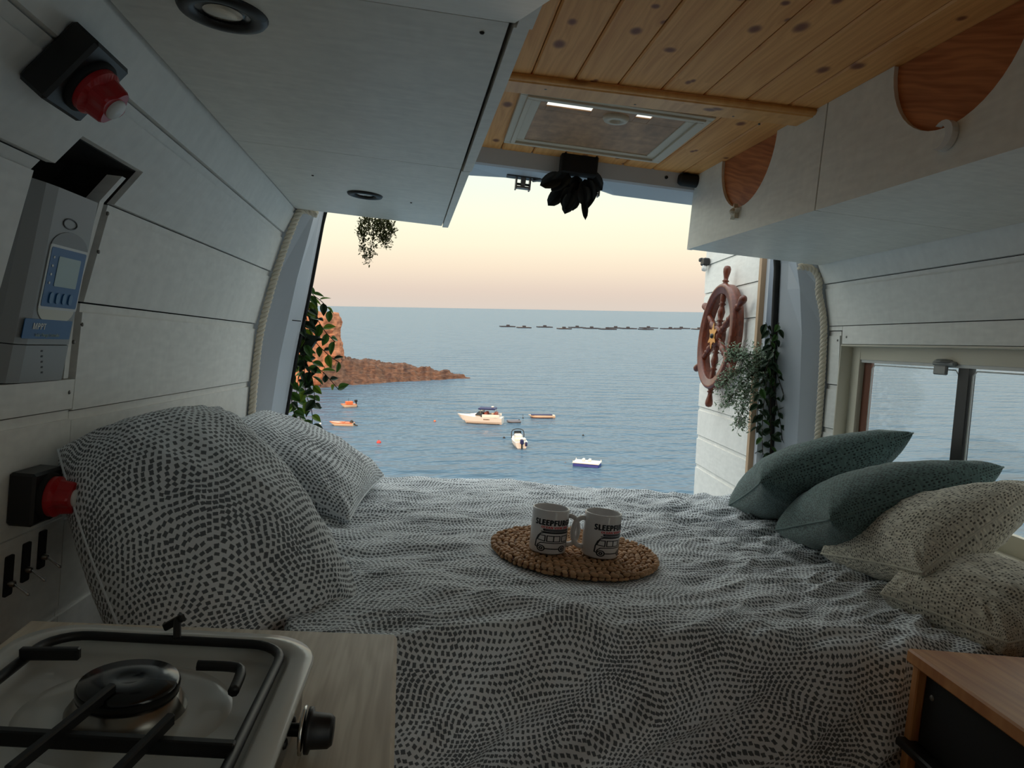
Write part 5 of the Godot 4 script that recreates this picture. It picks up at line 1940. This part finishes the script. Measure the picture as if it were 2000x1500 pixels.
func build_boats():
	# cabin cruiser, bow to the left
	var y = boat("motor_yacht", "white cabin cruiser with a navy canopy moored in the bay", sea(6.7, -105.5, -0.28))
	part("hull", hull(6.9, 2.4, 0.95, 0.5, 0.35), M.hull_white, y)
	part("waterline", boxst(Vector3(0.6, 0.0, 0), Vector3(5.0, 0.16, 2.2), 0.05), M.black, y)
	var st = S()
	loft(st, [[Vector3(-2.4, 1.12, 0.35), Vector3(-2.4, 1.20, 0), Vector3(-2.4, 1.12, -0.35)], [Vector3(-0.6, 1.05, 0.95), Vector3(-0.6, 1.48, 0), Vector3(-0.6, 1.05, -0.95)], [Vector3(0.3, 1.0, 1.0), Vector3(0.3, 1.55, 0), Vector3(0.3, 1.0, -1.0)]])
	part("foredeck", st, M.hull_white, y)
	st = S()
	hexa(st, [Vector3(-0.6, 1.30, 0.9), Vector3(-0.6, 1.30, -0.9), Vector3(0.7, 1.25, -0.95), Vector3(0.7, 1.25, 0.95), Vector3(-0.05, 1.85, 0.75), Vector3(-0.05, 1.85, -0.75), Vector3(0.5, 1.9, -0.8), Vector3(0.5, 1.9, 0.8)])
	part("windscreen", st, M.boat_glass, y)
	part("canopy", boxst(Vector3(1.15, 2.22, 0), Vector3(2.6, 0.22, 1.9), 0.09), M.navy, y)
	for p in [[0.2, 0.85], [2.3, 0.85], [0.2, -0.85], [2.3, -0.85]]:
		part("canopy_post", tubest([Vector3(p[0], 1.0, p[1]), Vector3(p[0] + 0.05, 2.15, p[1] * 0.95)], 0.03, 6), M.steel, y)
	part("side_coaming", boxst(Vector3(1.8, 1.22, 0.98), Vector3(2.6, 0.45, 0.12), 0.05), M.hull_white, y)
	part("side_coaming", boxst(Vector3(1.8, 1.22, -0.98), Vector3(2.6, 0.45, 0.12), 0.05), M.hull_white, y)
	for p in [[1.0, 0.45], [1.0, -0.45], [2.4, 0.0]]:
		part("seat", boxst(Vector3(p[0], 1.4, p[1]), Vector3(0.5, 0.7, 0.6 if p[1] != 0 else 1.4), 0.12), M.seat_red, y)
	part("porthole", boxst(Vector3(1.2, 0.72, 1.16), Vector3(0.9, 0.14, 0.06), 0.03), M.boat_glass, y)
	part("bow_rail", tubest(curve([Vector3(-1.2, 1.35, 0.85), Vector3(-2.6, 1.65, 0.55), Vector3(-3.7, 1.7, 0), Vector3(-2.6, 1.65, -0.55), Vector3(-1.2, 1.35, -0.85)], 20), 0.025, 5), M.steel, y)
	part("radar", lat([Vector2(0.0, 0.0), Vector2(0.22, 0.02), Vector2(0.22, 0.12), Vector2(0.0, 0.18)], 12), M.hull_white, y, T(1.9, 2.42, 0))
	# two orange skiffs by the rocks
	var a = boat("skiff", "orange open skiff with its outboard tilted up near the vine", sea(-13.2, -103.2, -0.18))
	part("hull", hull(3.5, 1.3, 0.42), M.hull_cream, a)
	part("gunwale", hull_rim(3.5, 1.3, 0.42), M.hull_orange, a)
	part("inside", boxst(Vector3(0.1, 0.44, 0), Vector3(2.6, 0.06, 0.9), 0.02), M.hull_orange, a)
	part("thwart", boxst(Vector3(0.3, 0.52, 0), Vector3(0.25, 0.05, 1.0), 0.01), M.hull_orange, a)
	outboard(a, Vector3(1.75, 0.25, 0), 0.9)
	var b = boat("skiff", "small salmon-coloured boat with a console below the rocky point", sea(-14.5, -122.4, 0.35))
	part("hull", hull(2.6, 1.3, 0.45), M.hull_cream, b)
	part("gunwale", hull_rim(2.6, 1.3, 0.45), M.hull_orange, b)
	part("console", boxst(Vector3(0.1, 0.75, 0), Vector3(1.2, 0.5, 0.8), 0.08), M.hull_orange, b)
	part("mast", tubest([Vector3(0.0, 0.6, 0), Vector3(0.0, 1.5, 0)], 0.03, 6), M.black, b)
	outboard(b, Vector3(1.25, 0.55, 0), 0.1)
	# dark rowing boat
	var r = boat("rowing_boat", "long dark-decked rowing boat behind the cabin cruiser", sea(16.7, -110.5, 0.0))
	part("hull", hull(4.2, 1.4, 0.42, 0.5, 0.2), M.hull_cream, r)
	part("waterline", boxst(Vector3(0.0, 0.06, 0), Vector3(3.4, 0.14, 1.3), 0.05), M.hull_dark, r)
	part("cover", boxst(Vector3(0.0, 0.50, 0), Vector3(3.4, 0.12, 1.0), 0.05), M.navy, r)
	# inflatable tender
	var d = boat("dinghy", "grey inflatable dinghy astern of the cabin cruiser", sea(11.9, -105.9, 0.05))
	part("tube", tubest(curve([Vector3(0.9, 0.2, 0.45), Vector3(-0.5, 0.2, 0.45), Vector3(-1.0, 0.28, 0.0), Vector3(-0.5, 0.2, -0.45), Vector3(0.9, 0.2, -0.45)], 22), 0.2, 8), M.dinghy, d)
	part("floor", boxst(Vector3(0.1, 0.12, 0), Vector3(1.5, 0.06, 0.6), 0.02), M.black, d)
	part("transom", boxst(Vector3(0.75, 0.3, 0), Vector3(0.08, 0.35, 0.7), 0.02), M.black, d)
	part("bow_patch", boxst(Vector3(-0.95, 0.33, 0), Vector3(0.3, 0.22, 0.4), 0.06), M.black, d)
	# motor boat seen from astern
	var m = boat("motor_boat", "white motor boat seen stern-on with a navy outboard", sea(10.45, -88.0, -PI / 2 + 0.06))
	part("hull", hull(4.4, 1.75, 0.75, 0.45, 0.2), M.hull_white, m)
	part("console", boxst(Vector3(-0.2, 1.05, 0), Vector3(1.1, 0.7, 0.9), 0.12), M.hull_white, m)
	part("windscreen", boxst(Vector3(-0.7, 1.5, 0), Vector3(0.1, 0.4, 0.9), 0.03), M.boat_glass, m)
	part("seat", boxst(Vector3(1.2, 0.95, 0), Vector3(0.5, 0.4, 1.4), 0.1), M.hull_white, m)
	part("arch", tubest(curve([Vector3(-0.6, 0.8, 0.78), Vector3(-0.7, 1.7, 0.72), Vector3(-0.7, 1.95, 0.0), Vector3(-0.7, 1.7, -0.72), Vector3(-0.6, 0.8, -0.78)], 20), 0.05, 6), M.black, m)
	var ob = thing_part("outboard_motor", m)
	part("cowl", boxst(Vector3(2.35, 0.85, 0.0), Vector3(0.5, 0.6, 0.42), 0.1), M.navy, ob)
	part("leg", boxst(Vector3(2.35, 0.2, 0.0), Vector3(0.25, 0.9, 0.16), 0.04), M.black, ob)
	part("fender", lat([Vector2(0.0, -0.3), Vector2(0.14, -0.22), Vector2(0.14, 0.22), Vector2(0.0, 0.3)], 12), M.navy, m, T(2.3, 0.55, -0.55))
	# bathing raft
	var f = boat("swim_raft", "white-topped raft on a blue float drifting alone", sea(16.65, -76.0, -0.42))
	part("float", boxst(Vector3(0, 0.14, 0), Vector3(2.85, 0.36, 1.6), 0.06), M.blue_float, f)
	part("deck", boxst(Vector3(0, 0.40, 0), Vector3(2.95, 0.14, 1.7), 0.04), M.hull_white, f)
	for x in [-0.45, 0.25]:
		part("locker", boxst(Vector3(x, 0.6, -0.2), Vector3(0.3, 0.28, 0.5), 0.06), M.hull_white, f)
	for p in [[-1.4, 0.75], [1.4, 0.75], [1.4, -0.75], [-1.4, -0.75]]:
		part("corner_post", boxst(Vector3(p[0], 0.54, p[1]), Vector3(0.08, 0.16, 0.08), 0.02), M.hull_white, f)
	# buoys
	for q in [["orange-red buoy floating alone below the skiffs", -6.95, -89.8, 0.30, "buoy"], ["small reddish buoy off the cabin cruiser's bow", 0.0, -106.9, 0.2, "hull_orange"], ["small dark buoy right of the stern-on motor boat", 20.05, -94.5, 0.16, "black"], ["flat dark buoy beside the stern-on motor boat", 9.1, -92.8, 0.18, "black"], ["tiny grey buoy next to the blue raft", 14.5, -77.5, 0.10, "dinghy"], ["white buoy beside the orange skiff", -16.4, -104.6, 0.16, "hull_white"], ["dark upright marker buoy between dinghy and rowing boat", 13.7, -110.0, 0.15, "black"]]:
		var t = sea(q[1], q[2])
		var rr = q[3]
		var bo = thing("buoy", q[0], "buoy", t.origin, t.basis, "mooring buoys")
		part("float", lat([Vector2(0.0, -rr * 0.6), Vector2(rr * 0.8, -rr * 0.4), Vector2(rr, 0.1 * rr), Vector2(rr * 0.75, rr * 0.8), Vector2(rr * 0.2, rr * 1.15), Vector2(0.0, rr * 1.2)], 14), M[q[4]], bo)
		part("ring", lat([Vector2(rr * 0.12, rr * 1.1), Vector2(rr * 0.2, rr * 1.3 if not "upright" in q[0] else rr * 4.0), Vector2(0.0, rr * 1.4 if not "upright" in q[0] else rr * 4.2)], 8), M.black, bo)
	# fish-farm rafts far out
	var farm = [[64.0, -668.0, 17.0], [76.0, -640.0, 15.0], [99.0, -668.0, 17.0], [109.0, -620.0, 14.0], [130.0, -668.0, 18.0], [139.0, -645.0, 18.0], [149.0, -625.0, 17.0], [168.0, -670.0, 17.0], [176.0, -655.0, 17.0], [187.0, -636.0, 14.0], [206.0, -690.0, 20.0], [221.0, -668.0, 22.0], [240.0, -690.0, 16.0], [250.0, -668.0, 17.0]]
	for i in farm.size():
		var q = farm[i]
		var t = sea(q[0] + 3.0, q[1], 0.06)
		q[2] *= 0.8
		var fo = thing("fish_farm_raft", "low grey fish-farm raft in the row far out near the horizon", "raft", t.origin, t.basis, "fish-farm rafts near the horizon")
		part("walkway", boxst(Vector3(0, 0.45, 5.0), Vector3(q[2], 0.9, 1.6), 0.2), M.farm, fo)
		part("walkway", boxst(Vector3(0, 0.45, -5.0), Vector3(q[2], 0.9, 1.6), 0.2), M.farm_light if i in [3, 1, 13] else M.farm, fo)
		part("hut", boxst(Vector3(q[2] * 0.1, 1.3, -5.0), Vector3(3.2, 1.5, 2.0), 0.4), M.farm, fo)
		part("cross_beam", boxst(Vector3(-q[2] / 2 + 0.8, 0.45, 0), Vector3(1.6, 0.8, 10.0), 0.2), M.farm, fo)
		part("cross_beam", boxst(Vector3(q[2] / 2 - 0.8, 0.45, 0), Vector3(1.6, 0.8, 10.0), 0.2), M.farm, fo)

func hull_rim(L, W, H):
	var p = []
	for s in [1.0, -1.0]:
		for i in 15:
			var t = (i if s > 0 else 14 - i) / 14.0
			var w = W / 2 * (0.86 + 0.14 * sin(PI * minf(t * 1.3, 1.0))) * pow(maxf(1.0 - pow(maxf(0.0, (t - 0.65) / 0.35), 2.0), 0.0), 0.6)
			p.append(Vector3(lerpf(L / 2, -L / 2, t), H * (1.0 + 0.25 * t * t), w * s))
	return tubest(p, 0.06, 6)
